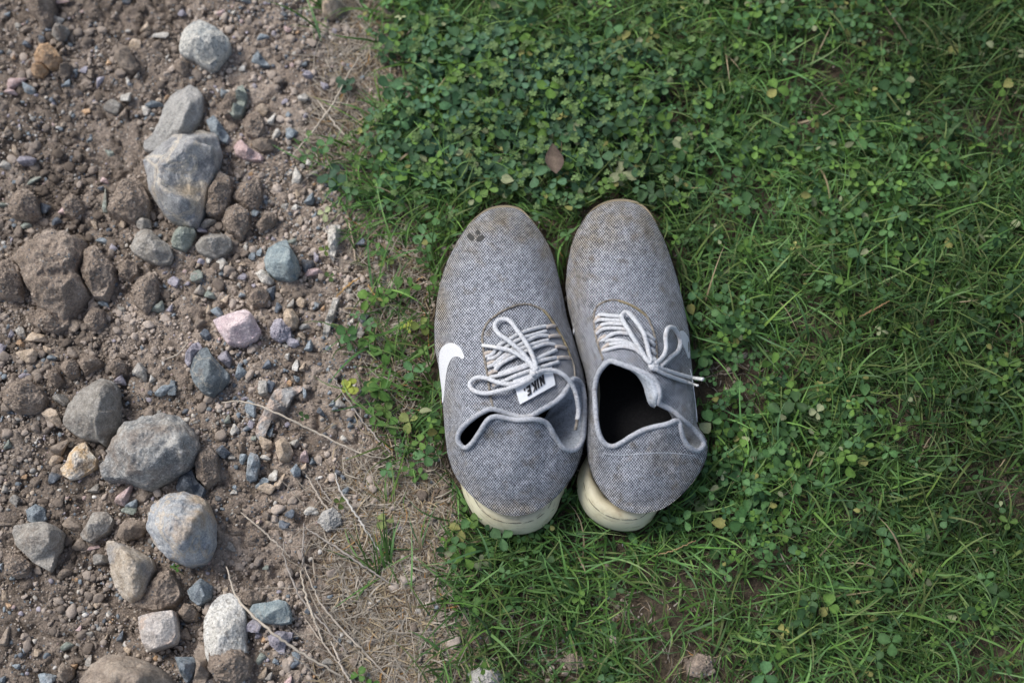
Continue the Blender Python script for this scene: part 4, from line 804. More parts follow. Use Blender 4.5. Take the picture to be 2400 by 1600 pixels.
SHOE_OUT = []      # photo outlines of uppers and soles
class Shoe: pass
def build_shoe(label, sil, rimc, pairs, ctrl, zs_fn, sole_heel, seam, lin_depth, name='sneaker', rimz=None, lip=3.0, tongue_ext=None, opts=None):
    """sil, rimc: closed photo outlines; pairs: matching points on both; ctrl: (px, py, z) on top of the shoe"""
    S = Shoe(); opts = opts or {}
    sil = np.asarray(sil, float); rimc = np.asarray(rimc, float)
    root = bpy.data.objects.new(name, None); COL.objects.link(root)
    NS = 260
    silf = catmull(sil, 1200, True); rimf = catmull(rimc, 1200, True)
    ia = np.array([np.argmin(np.hypot(*(silf - p[0]).T)) for p in pairs], float)
    ib = np.array([np.argmin(np.hypot(*(rimf - p[1]).T)) for p in pairs], float)
    def unwrap(i):
        o = [i[0]]
        for k in i[1:]:
            while k < o[-1] - 1: k += 1200
            o.append(k)
        return np.array(o + [i[0] + 1200])
    ia, ib = unwrap(ia), unwrap(ib)
    assert np.all(np.diff(ia) >= 0) and ia[-1] >= ia[-2], ('sil order', ia)
    assert np.all(np.diff(ib) >= 0) and ib[-1] >= ib[-2], ('rim order', ib)
    # dense parameter: blend of both arc lengths
    tt = np.concatenate([[0], np.cumsum(np.maximum(np.diff(ia), np.diff(ib)) + 1.0)])
    u = np.linspace(0, tt[-1], NS + 1)[:-1]
    def pick(f, i): i = np.interp(u, tt, i) % 1200; k = i.astype(int); fr = (i - k)[:, None]; return f[k % 1200] * (1 - fr) + f[(k + 1) % 1200] * fr
    SI, RI = pick(silf, ia), pick(rimf, ib)
    for _ in range(2): SI = .25 * np.roll(SI, 1, 0) + .5 * SI + .25 * np.roll(SI, -1, 0)
    T = tps([c[:2] for c in ctrl], np.array([c[2] for c in ctrl]))
    W = opts.get('w', 62.0)
    seedn = opts.get('seed', 0)
    sw = lambda x, y: 0.0009 * fbm(np.stack([np.asarray(x) / 90., np.asarray(y) / 26., np.zeros_like(np.asarray(x, float))], -1), 2, 230 + seedn) * np.exp(-((np.asarray(y) - 660) / 90.) ** 2) + 0.0014 * fbm(np.stack([np.asarray(x) / 46., np.asarray(y) / 46., np.zeros_like(np.asarray(x, float))], -1), 3, 200 + seedn)
    def zf(x, y):
        x = np.asarray(x, float); y = np.asarray(y, float)
        d = pdist(sil, x, y); s = np.clip(d / W, 0, 1); g = np.sqrt(np.maximum(0, 1 - (1 - s) ** 2))
        z0 = zs_fn(y)
        return z0 + (np.maximum(T(x, y), z0 + 0.004) - z0) * g + sw(x, y) * s
    S.zf = zf
    RK = 44
    t = np.linspace(0, 1, RK) ** 1.7
    G = SI[None] * (1 - t)[:, None, None] + RI[None] * t[:, None, None]
    Z = zf(G[..., 0], G[..., 1])
    if rimz is not None:                      # the rim may stand above or below the smooth top
        dz = np.interp(u, tt, np.concatenate([rimz, rimz[:1]]))
        Z = Z + dz[None] * (t ** 3)[:, None]
    P = at(G[..., 0], G[..., 1], Z)           # RK, NS, 3
    base = P[0].copy()
    c2 = base[:, :2].mean(0)
    def inset(Q, d):
        Tn = np.roll(Q, -2, 0) - np.roll(Q, 2, 0); Nn = np.stack([-Tn[:, 1], Tn[:, 0]], 1); Nn /= np.linalg.norm(Nn, axis=1)[:, None] + 1e-9
        sgn = np.sign(np.sum(Nn * (c2 - Q[:, :2]), 1).mean()); R = Q.copy(); R[:, :2] += sgn * Nn * np.asarray(d).reshape(-1, 1); return R
    zsole = np.interp(SI[:, 1], [470, 700, 1000, 1240], opts.get('zsole', [.026, .027, .032, .04]))
    low1 = inset(base, .0015); low1[:, 2] = base[:, 2] * .6 + zsole * .4
    low2 = inset(base, .005); low2[:, 2] = zsole
    low3 = inset(base, .010); low3[:, 2] = zsole - .006
    R = [low3, low2, low1] + [P[j] for j in range(RK)]
    nr = len(R); V = np.concatenate(R)
    pxy = np.concatenate([SI] * 3 + [G[j] for j in range(RK)])
    d_edge = pdist(sil, pxy[:, 0], pxy[:, 1]); d_edge[:3 * NS] = 0
    RR = np.stack(R); sg = np.diff(RR, axis=0); ext_ = np.linalg.norm(sg, axis=2) - np.linalg.norm(sg[..., :2], axis=2)
    dm_ = pdist(sil, pxy[:, 0], pxy[:, 1]).reshape(nr, NS); ext_ = ext_ * sstep(60, 36, .5 * (dm_[1:] + dm_[:-1])); ext_ = np.concatenate([np.cumsum(ext_[::-1], 0)[::-1], np.zeros((1, NS))])         # the cloth's extra length towards the sole
    ow = SI - np.array([SI[:, 0].mean(), 0]) - np.stack([np.zeros(NS), np.clip(SI[:, 1], 640, 1060)], 1); ow /= np.linalg.norm(ow, axis=1)[:, None] + 1e-9
    kuv = np.concatenate([pxy * .4 + (ext_[..., None] * 1000 * ow[None]).reshape(-1, 2), np.zeros((len(pxy), 1))], 1)
    grime = np.clip(sstep(60, 0, d_edge) * .75 + sstep(640, 500, pxy[:, 1]) * 1.15 + opts.get('grime', lambda x, y: 0)(pxy[:, 0], pxy[:, 1]), 0, 1.3)
    Fq = grid_faces(NS, nr)
    # orientation: outside must face up/out
    a, b, c = V[Fq[NS * 20, 0]], V[Fq[NS * 20, 1]], V[Fq[NS * 20, 2]]
    e = V[Fq[:, 1]] - V[Fq[:, 0]]; e2 = V[Fq[:, 3]] - V[Fq[:, 0]]
    if np.sum(np.cross(e, e2)[:, 2]) < 0: Fq = Fq[:, ::-1]
    cen = pxy[Fq].mean(1); ring = Fq.min(1) // NS
    tg = inside(seam, cen[:, 0], cen[:, 1]) & (ring > 3)
    def sub(F, nm, mat, par, drop=0.0):
        used = np.unique(F); mp = np.full(len(V), -1); mp[used] = np.arange(len(used))
        return link(nm, mesh_np(nm, V[used], mp[F], True, None, {'kuv': kuv[used], 'grime': grime[used]}), mat, par)
    up = sub(Fq[~tg], 'upper', M['knit'], root)
    to = sub(Fq[tg], 'tongue', M['knit'], root)
    # rim binding
    rim = P[-1].copy(); rim3 = catmull(rim, 300, True)
    for _ in range(2): rim3 = .25 * np.roll(rim3, 1, 0) + .5 * rim3 + .25 * np.roll(rim3, -1, 0)
    rr = .00235 * (1 + .05 * noise3(np.stack([np.arange(300) * .2] * 3, -1), 3))
    Vt, Ft = tube(rim3, rr, 10, closed=True); link('collar_binding', mesh_np('collar_binding', Vt, Ft), M['binding'], root)
    # lining falls from the rim, then the black inside
    dep = np.interp(u, tt, np.concatenate([lin_depth, lin_depth[:1]]))
    rows = []; zin = .034
    rimpx = RI
    linw = np.interp(u, tt, np.concatenate([opts['lin_in'], opts['lin_in'][:1]])) if 'lin_in' in opts else np.zeros(NS)
    tow = at(*opts.get('lin_to', (1290, 990)), .05)[:2] - rim[:, :2]; tow /= np.linalg.norm(tow, axis=1)[:, None] + 1e-9
    def hide(Q):            # cloth inside the shoe stays under the cloth outside
        for _ in range(3):
            a_, b_ = proj(Q); out = ~inside(rimpx, a_, b_) | (pdist(rimpx, a_, b_) < 4)
            Q[:, 2] = np.where(out, np.minimum(Q[:, 2], zf(a_, b_) - .0035), Q[:, 2])
        return Q
    for q in np.linspace(0, 1, 9):
        f = (.02 + .30 * q) * np.where(linw > .001, 0, 1)[:, None]; zz = np.maximum(rim[:, 2] - .001 - dep * q ** 1.25, zin)
        xy = (rim + (low2 - rim) * f)[:, :2] + tow * (linw * q ** .9)[:, None]
        Q0 = np.concatenate([xy, zz[:, None]], 1); Q1 = hide(Q0.copy()); rows.append(np.where((linw > .001)[:, None], Q0, Q1))
    ln = np.concatenate(rows); Fl = grid_faces(NS, 9); link('lining', mesh_np('lining', ln, Fl), M['lining'], root)
    rows2 = [rows[-1]]
    for q in (.33, .66, 1.0):
        rows2.append(hide(np.concatenate([(rows[-1] + (low3 - rows[-1]) * (.75 * q))[:, :2], (rows[-1][:, 2] * (1 - q) + zin * q)[:, None]], 1)))
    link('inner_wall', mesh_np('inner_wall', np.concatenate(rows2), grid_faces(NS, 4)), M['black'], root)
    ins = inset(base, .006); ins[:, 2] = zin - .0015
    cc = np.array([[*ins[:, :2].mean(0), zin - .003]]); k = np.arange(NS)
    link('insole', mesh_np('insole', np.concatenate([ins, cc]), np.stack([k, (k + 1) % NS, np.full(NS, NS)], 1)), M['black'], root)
    # sole: the upper's outline, a lip at the toe, the traced bulge at the heel
    so_ = SI.copy(); cpx = SI.mean(0)
    toe = sstep(560, 490, so_[:, 1]); so_[:, 1] -= toe * lip * 1.0
    sp = np.asarray(sole_heel, float); spf = catmull(sp, 200)
    heel = inside(np.concatenate([spf, [cpx]]), so_[:, 0], so_[:, 1]) & (so_[:, 1] > 1080)
    # replace the heel run by the traced one
    ang = lambda Q: np.arctan2(Q[:, 1] - 1000, Q[:, 0] - cpx[0])
    aS, aH = ang(so_), ang(spf); o = np.argsort(aH)
    for k_ in range(NS):
        if aH.min() < aS[k_] < aH.max():
            tgt = np.array([np.interp(aS[k_], aH[o], spf[o, 0]), np.interp(aS[k_], aH[o], spf[o, 1])])
            r1 = np.hypot(*(tgt - [cpx[0], 1000])); r0 = np.hypot(*(so_[k_] - [cpx[0], 1000]))
            wgt = sstep(0, .22, min(aS[k_] - aH.min(), aH.max() - aS[k_])); so_[k_] = so_[k_] * (1 - wgt) + tgt * wgt
    sides = sstep(520, 620, so_[:, 1]) * sstep(1160, 1040, so_[:, 1])
    midz = .020
    B = at(so_[:, 0], so_[:, 1], midz); B = inset(B, .003 * sides + (.0017) * toe)
    B2 = [.25 * np.roll(B, 1, 0) + .5 * B + .25 * np.roll(B, -1, 0)][0]
    heelw = sstep(1060, 1180, so_[:, 1]); toew = toe
    prof = [(.010, .0, .0), (.004, .0, .004), (.0008, .0, .010), (.0, .0, .018), (.0012, 1.0, -.010), (.0030, 1.0, -.0035), (.0042, 1.0, -.0005), (.007, 1.0, .0005), (.010, 1.0, -.012)]
    rowsS = []
    for ins_, rel, dz in prof:
        Q = inset(B2, ins_ * (1 + (1.1 * heelw if rel else 0))); rise = .006 * toew
        Q[:, 2] = (zsole * rel + dz) + (rise if rel == 0 else 0) + .002
        rowsS.append(Q)
    VS = np.concatenate(rowsS); FS = grid_faces(NS, len(prof))
    e = VS[FS[:, 1]] - VS[FS[:, 0]]; e2 = VS[FS[:, 3]] - VS[FS[:, 0]]; nn = np.cross(e, e2); cc3 = VS[FS].mean(1)
    if np.sum(nn[:, :2] * (cc3[:, :2] - c2)) < 0: FS = FS[:, ::-1]
    bot = np.arange(NS)[None]; gr = np.clip(np.tile(np.clip(toew * 1.0 + .25 * sides + .05, 0, 1), len(prof)) + np.repeat([.5, .45, .35, .06, 0, .05, .25, .4, .5], NS), 0, 1)
    link('sole', mesh_np('sole', VS, [FS, bot], True, None, {'grime': gr}), M['sole'], root)
    # glue line and scuffs round the heel
    gl = rowsS[5].copy(); hk = np.where(heelw > .6)[0]
    br = np.where(np.diff(hk) > 1)[0]
    if len(br): hk = np.concatenate([hk[br[0] + 1:], hk[:br[0] + 1]])
    GL = gl[hk]; GL[:, 2] += .0004 * np.sin(np.arange(len(hk)) * .9) + .0003 * RNG.normal(size=len(hk))
    Vt, Ft = tube(catmull(GL, 80), .00032, 5); link('glue_line', mesh_np('glue_line', Vt, Ft), M['crack'], root)
    for f0, f1, up_ in opts.get('scuffs', []):
        m0, m1 = int(f0 * len(hk)), int(f1 * len(hk)); q = np.linspace(0, 1, max(3, m1 - m0))
        A_ = rowsS[3][hk[m0:m1]] * .5 + rowsS[2][hk[m0:m1]] * .5; A_ = A_.copy(); A_[:, 2] += up_ * np.linspace(0, 1, len(A_)) + .001
        Bc = A_[:, :2].mean(0); Vt, Ft = tube(catmull(A_, 20), .0004 * np.sin(np.linspace(.3, 2.9, 20)) + .0001, 5); link('scuff_mark', mesh_np('scuff_mark', Vt, Ft), M['crack'], root)
    # seam round the lace panel
    sm = catmull(seam if opts.get('seam_open') is None else opts['seam_open'], 150); Zs = zf(sm[:, 0], sm[:, 1])
    PS = at(sm[:, 0], sm[:, 1], Zs + .0003); Vt, Ft = tube(PS, .0011 * (1 + .25 * np.sin(np.arange(150) * 1.7)), 6)
    link('panel_seam', mesh_np('panel_seam', Vt, Ft), M['seam'], root)
    if 'stain_seam' in opts:
        sm = catmull(opts['stain_seam'], 60); PS = at(sm[:, 0], sm[:, 1], zf(sm[:, 0], sm[:, 1]) + .0007); Vt, Ft = tube(PS, .0012, 6)
        link('panel_seam', mesh_np('panel_seam', Vt, Ft), M['seamb'], root, 'brown stained length of the panel seam')
    SHOE_OUT.append(np.array(sil)); SHOE_OUT.append(so_)
    bx = base[:, :2].mean(0)
    root.location = (*bx, 0.0)
    for ch in root.children: ch.matrix_parent_inverse = Matrix.Translation((-bx[0], -bx[1], 0))
    root['label'] = label; root['category'] = 'shoe'; root['group'] = 'pair of worn grey sneakers'
    S.root = root; S.bx = bx; S.rim = rim
    return S
def attach(S, name, me, mat, label=None, parent=None):
    o = link(name, me, mat, parent or S.root, label)
    if parent is None: o.matrix_parent_inverse = Matrix.Translation((-S.bx[0], -S.bx[1], 0))
    return o
def lace(S, name, pts, r=.0022, lift=.0019, lifts=None, mat='lace', n=None, label=None, flat=.75, zabs=None):
    pts = np.asarray(pts, float); n = n or max(16, len(pts) * 9)
    c = catmull(pts, n); z = S.zf(c[:, 0], c[:, 1])
    if zabs is not None: z = np.interp(np.linspace(0, 1, n), *zabs) if isinstance(zabs, tuple) else z
    lf = np.full(n, lift) if lifts is None else np.interp(np.linspace(0, 1, n), np.linspace(0, 1, len(lifts)), lifts)
    P = at(c[:, 0], c[:, 1], z + lf)
    for _ in range(2): P[1:-1] = .25 * P[:-2] + .5 * P[1:-1] + .25 * P[2:]
    rr = r * (1 + .05 * np.sin(np.arange(n) * 1.3))
    V, F = tube(P, rr, 10, flat); return attach(S, name, mesh_np(name, V, F), M[mat], label)
def drape(S, name, poly, mat, eps=.0006, nsub=9, label=None, parent=None, thick=.0006):
    """flat print or patch laid on the shoe: photo outline filled with a fine fan of rings"""
    O = np.asarray(poly, float); m = len(O)
    xs = np.arange(O[:, 0].min(), O[:, 0].max(), 5.0); ys = np.arange(O[:, 1].min(), O[:, 1].max(), 5.0)
    gx_, gy_ = (v.ravel() for v in np.meshgrid(xs, ys)); ok = inside(O, gx_, gy_) & (pdist(O, gx_, gy_) > 2.0)
    pts = [Vector(p) for p in O] + [Vector(p) for p in zip(gx_[ok], gy_[ok])]
    vo, _, fo, _, _, _ = delaunay_2d_cdt(pts, [(i, (i + 1) % m) for i in range(m)], [], 1, 1e-6)
    Q = np.array([v[:] for v in vo]); z = S.zf(Q[:, 0], Q[:, 1]); n0 = len(Q)
    V = np.concatenate([at(Q[:, 0], Q[:, 1], z + eps), at(O[:, 0], O[:, 1], S.zf(O[:, 0], O[:, 1]) + eps), at(O[:, 0], O[:, 1], S.zf(O[:, 0], O[:, 1]) + eps - thick)])
    ft = np.array([f[:3] for f in fo]); nz = np.cross(V[ft[:, 1]] - V[ft[:, 0]], V[ft[:, 2]] - V[ft[:, 0]])[:, 2]; ft[nz < 0] = ft[nz < 0][:, ::-1]
    k = np.arange(m); F = [ft, np.stack([n0 + k, n0 + (k + 1) % m, n0 + m + (k + 1) % m, n0 + m + k], 1)]
    return attach(S, name, mesh_np(name, V, F, False), M[mat], label, parent)
def zm(crop_o, s, pts): return np.asarray(pts, float) / s + np.asarray(crop_o)
Z1 = lambda pts: zm((960, 440), 1.866, pts); Z2 = lambda pts: zm((980, 700), 3.92, pts); Z3 = lambda pts: zm((1300, 680), 3.7325, pts)

# ---- left shoe
silL = Z1([(400,86),(460,88),(495,105),(540,150),(590,220),(625,290),(650,380),(670,470),(690,570),(715,650),(745,750),(765,830),(775,920),(772,1040),(755,1160),(720,1250),(670,1320),(620,1370),(560,1410),(490,1432),(430,1432),(370,1415),(300,1370),(240,1315),(190,1240),(165,1160),(155,1080),(148,980),(140,880),(128,790),(110,700),(108,600),(118,500),(135,410),(165,320),(205,240),(255,165),(320,110),(360,92)])
rimL = [(1245,974),(1266,962),(1286,951),(1306,938),(1322,922),(1333,903),(1342,889),(1354,890),(1364,902),(1369,928),(1371,960),(1369,1000),(1364,1032),(1346,1054),(1320,1049),(1300,1022),(1282,992),(1250,982),(1210,984),(1164,976),(1143,984),(1125,1011),(1107,1037),(1090,1050),(1075,1036),(1074,1017),(1092,993),(1123,970),(1150,958),(1170,962),(1195,971),(1222,977)]
prL = [((1190,485),(1245,974)),((1295,595),(1286,951)),((1319,692),(1306,938)),((1343,788),(1322,922)),((1356,830),(1335,900)),((1366,870),(1348,888)),((1372,905),(1362,899)),((1375,935),(1369,930)),((1374,997),(1369,985)),((1366,1050),(1365,1028)),((1352,1098),(1346,1054)),((1319,1147),(1318,1048)),((1292,1174),(1290,1004)),((1260,1196),(1260,983)),((1207,1207),(1210,984)),((1158,1198),(1164,976)),((1121,1174),(1135,996)),((1089,1145),(1113,1028)),((1062,1105),(1090,1050)),((1048,1062),(1074,1032)),((1043,1019),(1076,1012)),((1039,965),(1094,991)),((1034,905),(1123,970)),((1024,840),(1148,958)),((1018,762),(1172,963)),((1032,660),(1197,971)),((1097,528),(1224,977))]
seamL = Z2([(690,1000),(665,900),(650,780),(635,680),(612,560),(598,440),(592,330),(640,220),(750,130),(880,70),(1000,50),(1100,80),(1180,130),(1260,250),(1340,390),(1400,530),(1430,620),(1440,720)])
seamLp = np.concatenate([seamL, [(1340,890),(1330,915),(1310,945),(1280,965),(1250,985),(1200,985),(1160,965)]])
ctL = [(1190,500,.048),(1180,545,.060),(1170,620,.070),(1180,700,.080),(1205,780,.090),(1220,850,.097),(1235,910,.100),(1245,974,.098),
       (1060,620,.052),(1055,720,.056),(1045,820,.058),(1060,900,.064),(1110,700,.068),(1110,820,.078),(1130,920,.084),
       (1290,640,.060),(1300,740,.072),(1320,830,.082),(1335,890,.088),(1300,600,.050),
       (1095,991,.085),(1074,1020,.078),(1090,1050,.070),(1123,970,.088),(1371,960,.086),(1366,1030,.078),(1346,1054,.072),(1320,1049,.074),
       (1210,984,.090),(1164,976,.088),(1282,992,.086),(1125,1020,.078),(1210,1070,.078),(1210,1120,.070),(1130,1100,.066),(1290,1110,.066),(1210,1180,.055),(1210,1205,.050),(1060,1060,.062),(1060,1000,.066)]
heelL = Z1([(205,1270),(228,1325),(255,1385),(290,1440),(340,1482),(400,1506),(470,1513),(540,1502),(600,1467),(642,1412),(665,1350),(715,1270)])
zsL = lambda y: np.interp(y, [470, 600, 800, 1000, 1100, 1200], [.030, .033, .040, .046, .048, .050])
rz = np.zeros(len(prL)); rz[12:17] = .004; rz[0:3] = -.003; rz[26] = -.003; rz[25] = -.002
ld = np.full(len(prL), .012); ld[5:13] = .045; ld[18:24] = .03
li = np.zeros(len(prL)); li[4] = .01; li[5] = .03; li[6:11] = .044; li[11] = .03; li[12] = .012; ld[4:12] = .034
shoeL = build_shoe('left grey knit sneaker with white patch on its tongue, heel trodden flat', silL, rimL, prL, ctL, zsL, heelL, seamLp, ld, rimz=rz,
    opts=dict(seam_open=seamL, seed=1, lin_in=li, lin_to=(1235, 1000), stain_seam=Z2([(1150,105),(1200,160),(1260,250),(1340,390),(1400,530)]), scuffs=[(.3,.42,-.002),(.62,.7,.003)],
              grime=lambda x, y: .5 * np.exp(-((x - 1030) ** 2 / 60 ** 2 + (y - 720) ** 2 / 90 ** 2)) + .5 * np.exp(-((x - 1190) ** 2 / 90 ** 2 + (y - 1190) ** 2 / 18 ** 2)) + .4 * np.exp(-((x - 1300) ** 2 / 60 ** 2 + (y - 910) ** 2 / 60 ** 2))))
drape(shoeL, 'swoosh_mark', catmull(Z2([(222,985),(218,860),(198,700),(190,560),(202,480),(235,430),(290,405),(350,420),(400,470),(424,540),(400,552),(370,532),(322,538),(288,580),(263,660),(247,780),(238,880)]), 70, True), 'whitemark', label='white curved tick printed on the side')
pL = drape(shoeL, 'tongue_label', np.concatenate([np.linspace(a, b, 9)[:-1] for a, b in zip(Z2([(860,722),(1228,622),(1262,790),(935,970)]), Z2([(1228,622),(1262,790),(935,970),(860,722)]))]), 'patch', eps=.0012, thick=.0012, label='white fabric patch reading NIKE. in black slanted capitals')
# letters of the patch, laid out along its slanted baseline
LET = {'N': [[(0,0),(.33,0),(.33,1),(0,1)],[(.0,1),(.27,1),(.8,0),(.53,0)],[(.52,0),(.85,0),(.85,1),(.52,1)]],
       'I': [[(0,0),(.33,0),(.33,1),(0,1)]],
       'K': [[(0,0),(.33,0),(.33,1),(0,1)],[(.24,.42),(.3,.68),(.55,1),(.86,1)],[(.24,.58),(.42,.66),(.9,0),(.56,0)]],
       'E': [[(0,0),(.33,0),(.33,1),(0,1)],[(.2,0),(.74,0),(.74,.22),(.2,.22)],[(.2,.4),(.66,.4),(.66,.61),(.2,.61)],[(.2,.78),(.74,.78),(.74,1),(.2,1)]],
       '.': [[(0,0),(.26,0),(.26,.26),(0,.26)]]}
o0 = np.array([1152., 690.]); bx_ = np.array([-.80, .60]); ux_ = np.array([.33, .94]); hgt = 84.; adv = 0.0
for ch, wd in (('N', .92), ('I', .4), ('K', .95), ('E', .84), ('.', .3)):
    Vs, Fs = [], []
    for q in LET[ch]:
        q = np.array(q); xx = (q[:, 0] * .86 + adv) * 72 + .2 * q[:, 1] * 72
        w2 = o0 + xx[:, None] * bx_ + (q[:, 1] * hgt)[:, None] * ux_
        s3 = Z2(w2); d = np.linspace(0, 1, 2)
        b = len(Vs); Vs += [tuple(at(a, c, float(shoeL.zf(a, c)) + .0021)) for a, c in s3]; Fs.append([b, b + 1, b + 2, b + 3])
    Fs = np.array(Fs); Va = np.array(Vs)
    nz = np.cross(Va[Fs[:, 1]] - Va[Fs[:, 0]], Va[Fs[:, 2]] - Va[Fs[:, 0]])[:, 2]; Fs[nz < 0] = Fs[nz < 0][:, ::-1]
    Va[:, 2] += np.repeat(np.arange(len(Fs)), 4) * .00004
    lo = link('letter', mesh_np('letter', Va, Fs, False), M['ink'], pL)
    lo.matrix_parent_inverse = Matrix.Identity(4)
    adv += wd * .95
rowsL = [[(1180,250),(1080,270),(950,312),(860,360),(740,430),(690,500),(620,530)],[(1180,297),(1060,330),(930,372),(800,450),(720,530),(640,552)],
 [(1200,340),(1100,342),(1000,390),(880,455),(760,545),(690,600),(640,625)],[(1200,378),(1050,418),(900,480),(780,555),(700,630)],
 [(1262,422),(1170,415),(1060,452),(900,522),(770,592),(705,660),(655,692)],[(1270,468),(1130,532),(1000,602),(860,650),(740,690)],
 [(1272,540),(1150,562),(1000,622),(850,672),(745,702),(655,722)],[(1290,578),(1150,622),(1050,652),(900,705),(800,752),(700,800)]]
for q in rowsL: lace(shoeL, 'lace', Z2(q), .0018, lifts=[.001, .0028, .003, .0028, .001])
for a, b in (((1175,262),(1265,252)),((1195,350),(1300,345)),((1260,440),(1360,455)),((1270,545),(1390,545)),((612,505),(690,495)),((640,600),(715,580)),((650,690),(730,660)),((690,800),(740,770))):
    lace(shoeL, 'eyelet_loop', Z2([a, ((a[0] + b[0]) / 2, (a[1] + b[1]) / 2 - 8), b]), .0018, lifts=[.0012, .0026, .0006], mat='loop', n=14)
lace(shoeL, 'lace_loop', Z2([(1085,665),(1040,600),(960,500),(830,385),(740,320),(702,250),(750,190),(835,198),(910,290),(990,400),(1055,530),(1090,650)]), .0020, lifts=[.008, .007, .007, .008, .009, .007, .006, .008, .01, .01, .009, .008])
lace(shoeL, 'lace_end', Z2([(1075,655),(1000,570),(880,490),(800,462),(720,447)]), .0019, lifts=[.006, .006, .007, .007, .006])
lace(shoeL, 'aglet', Z2([(725,448),(660,436),(590,428)]), .0016, lifts=[.006, .006, .005], mat='aglet')
lace(shoeL, 'lace_loop', Z2([(1075,680),(980,742),(850,782),(740,770),(620,727),(530,725),(472,782),(510,842),(620,868),(760,842),(900,800),(1050,725)]), .0020, lifts=[.008, .006, .006, .006, .007, .007, .007, .007, .007, .006, .006, .008])
lace(shoeL, 'lace_end', Z2([(1080,680),(1180,655),(1290,672),(1390,752),(1450,882),(1472,1030),(1460,1110)]), .0020, lifts=[.008, .006, .006, .006, .004, .002, .001])
lace(shoeL, 'aglet', Z2([(1462,1100),(1456,1150),(1445,1205)]), .0014, lifts=[.001, .0005, 0], mat='seam', label='dark frayed tip of the hanging lace end')
lace(shoeL, 'lace_knot', Z2([(1050,650),(1075,630),(1100,655),(1085,690),(1055,690),(1060,660)]), .003, lift=.006)
# dark stain at the toe
for q in [[(250,212),(262,200),(278,208),(284,222),(268,232)],[(288,190),(302,186),(310,198),(298,206)],[(292,222),(316,206),(328,214),(318,230),(298,236)]]:
    drape(shoeL, 'stain', catmull(Z1(q), 16, True), 'scorch', eps=.0004, nsub=4, thick=.0008, label='dark scorch stain on the toe')

# ---- right shoe
silR = Z1([(915,58),(970,62),(1010,78),(1040,100),(1075,150),(1110,220),(1140,300),(1165,380),(1185,450),(1205,540),(1222,630),(1228,720),(1240,830),(1250,950),(1258,1035),(1290,1085),(1304,1130),(1298,1180),(1265,1250),(1200,1330),(1120,1395),(1040,1420),(970,1418),(900,1390),(850,1340),(805,1270),(780,1190),(772,1100),(775,1000),(780,900),(765,800),(740,720),(715,620),(692,520),(682,430),(690,340),(705,260),(730,190),(780,115),(840,74),(880,62)])
rimR = Z3([(480,622),(560,640),(650,672),(760,712),(850,762),(903,832),(920,920),(905,985),(935,1003),(1030,1052),(1110,1122),(1200,1202),(1280,1290),(1302,1355),(1250,1402),(1190,1382),(1132,1310),(1105,1230),(1088,1152),(1050,1143),(980,1172),(880,1192),(780,1222),(680,1272),(590,1330),(510,1366),(440,1342),(390,1262),(365,1140),(355,1000),(350,870),(370,760),(410,685)])
sR = lambda X, Y: tuple(Z1([(X, Y)])[0]); rR = lambda X, Y: tuple(Z3([(X, Y)])[0])
prR = [(sR(915,58),rR(560,640)),(sR(1075,150),rR(650,672)),(sR(1140,300),rR(760,712)),(sR(1185,450),rR(850,762)),(sR(1215,590),rR(903,832)),(sR(1228,720),rR(919,915)),(sR(1238,810),rR(910,980)),(sR(1247,900),rR(960,1015)),(sR(1254,990),rR(1030,1052)),(sR(1268,1050),rR(1110,1122)),(sR(1290,1085),rR(1200,1202)),(sR(1303,1130),rR(1285,1300)),(sR(1295,1190),rR(1285,1388)),(sR(1265,1250),rR(1190,1382)),(sR(1235,1290),rR(1132,1310)),(sR(1200,1330),rR(1088,1152)),(sR(1120,1395),rR(980,1172)),(sR(1040,1420),rR(840,1203)),(sR(970,1418),rR(740,1240)),(sR(900,1390),rR(650,1290)),(sR(850,1340),rR(570,1342)),(sR(805,1270),rR(500,1366)),(sR(782,1195),rR(430,1335)),(sR(772,1100),rR(388,1255)),(sR(775,1000),rR(362,1120)),(sR(780,900),rR(353,960)),(sR(765,800),rR(352,850)),(sR(735,700),rR(375,750)),(sR(700,560),rR(420,675)),(sR(690,340),rR(465,628)),(sR(780,115),rR(510,628))]
seamR = Z3([(425,610),(400,540),(365,420),(345,300),(347,200),(375,140),(430,105),(520,85),(620,110),(720,160),(800,222),(850,320),(880,420),(893,520),(895,600)])
seamRp = np.concatenate([seamR, Z3([(920,720),(930,850),(930,960),(900,1000),(860,900),(800,760),(650,690),(480,640)])])
ctR = [(1448,485,.048),(1450,540,.060),(1450,620,.071),(1460,700,.082),(1468,780,.092),(1472,830,.098),(1440,850,.097),(1480,860,.101),(1528,884,.101),(1546,925,.098),(1540,950,.092),
       (1350,640,.052),(1365,740,.064),(1385,830,.078),(1394,913,.088),(1398,985,.086),(1404,1018,.080),(1437,1046,.072),(1395,700,.072),(1400,600,.062),
       (1560,640,.056),(1585,740,.062),(1600,820,.064),(1570,760,.074),(1565,860,.084),(1570,930,.086),(1608,930,.074),
       (1597,980,.084),(1621,1001,.080),(1645,1030,.072),(1635,1055,.066),(1603,1031,.074),(1592,988,.086),(1563,993,.088),(1509,1007,.084),(1458,1036,.076),
       (1500,1070,.074),(1500,1120,.066),(1430,1110,.060),(1580,1110,.064),(1490,1180,.055),(1495,1198,.05)]
heelR = Z1([(772,1130),(748,1190),(730,1260),(735,1340),(765,1412),(820,1462),(880,1489),(950,1498),(1010,1489),(1060,1452),(1088,1405),(1120,1370)])
zsR = lambda y: np.interp(y, [460, 600, 800, 1000, 1100, 1200], [.030, .033, .040, .046, .048, .050])
ldR = np.full(len(prR), .010); ldR[6:14] = .045; ldR[14:16] = .02
liR = np.zeros(len(prR)); liR[10:13] = .007
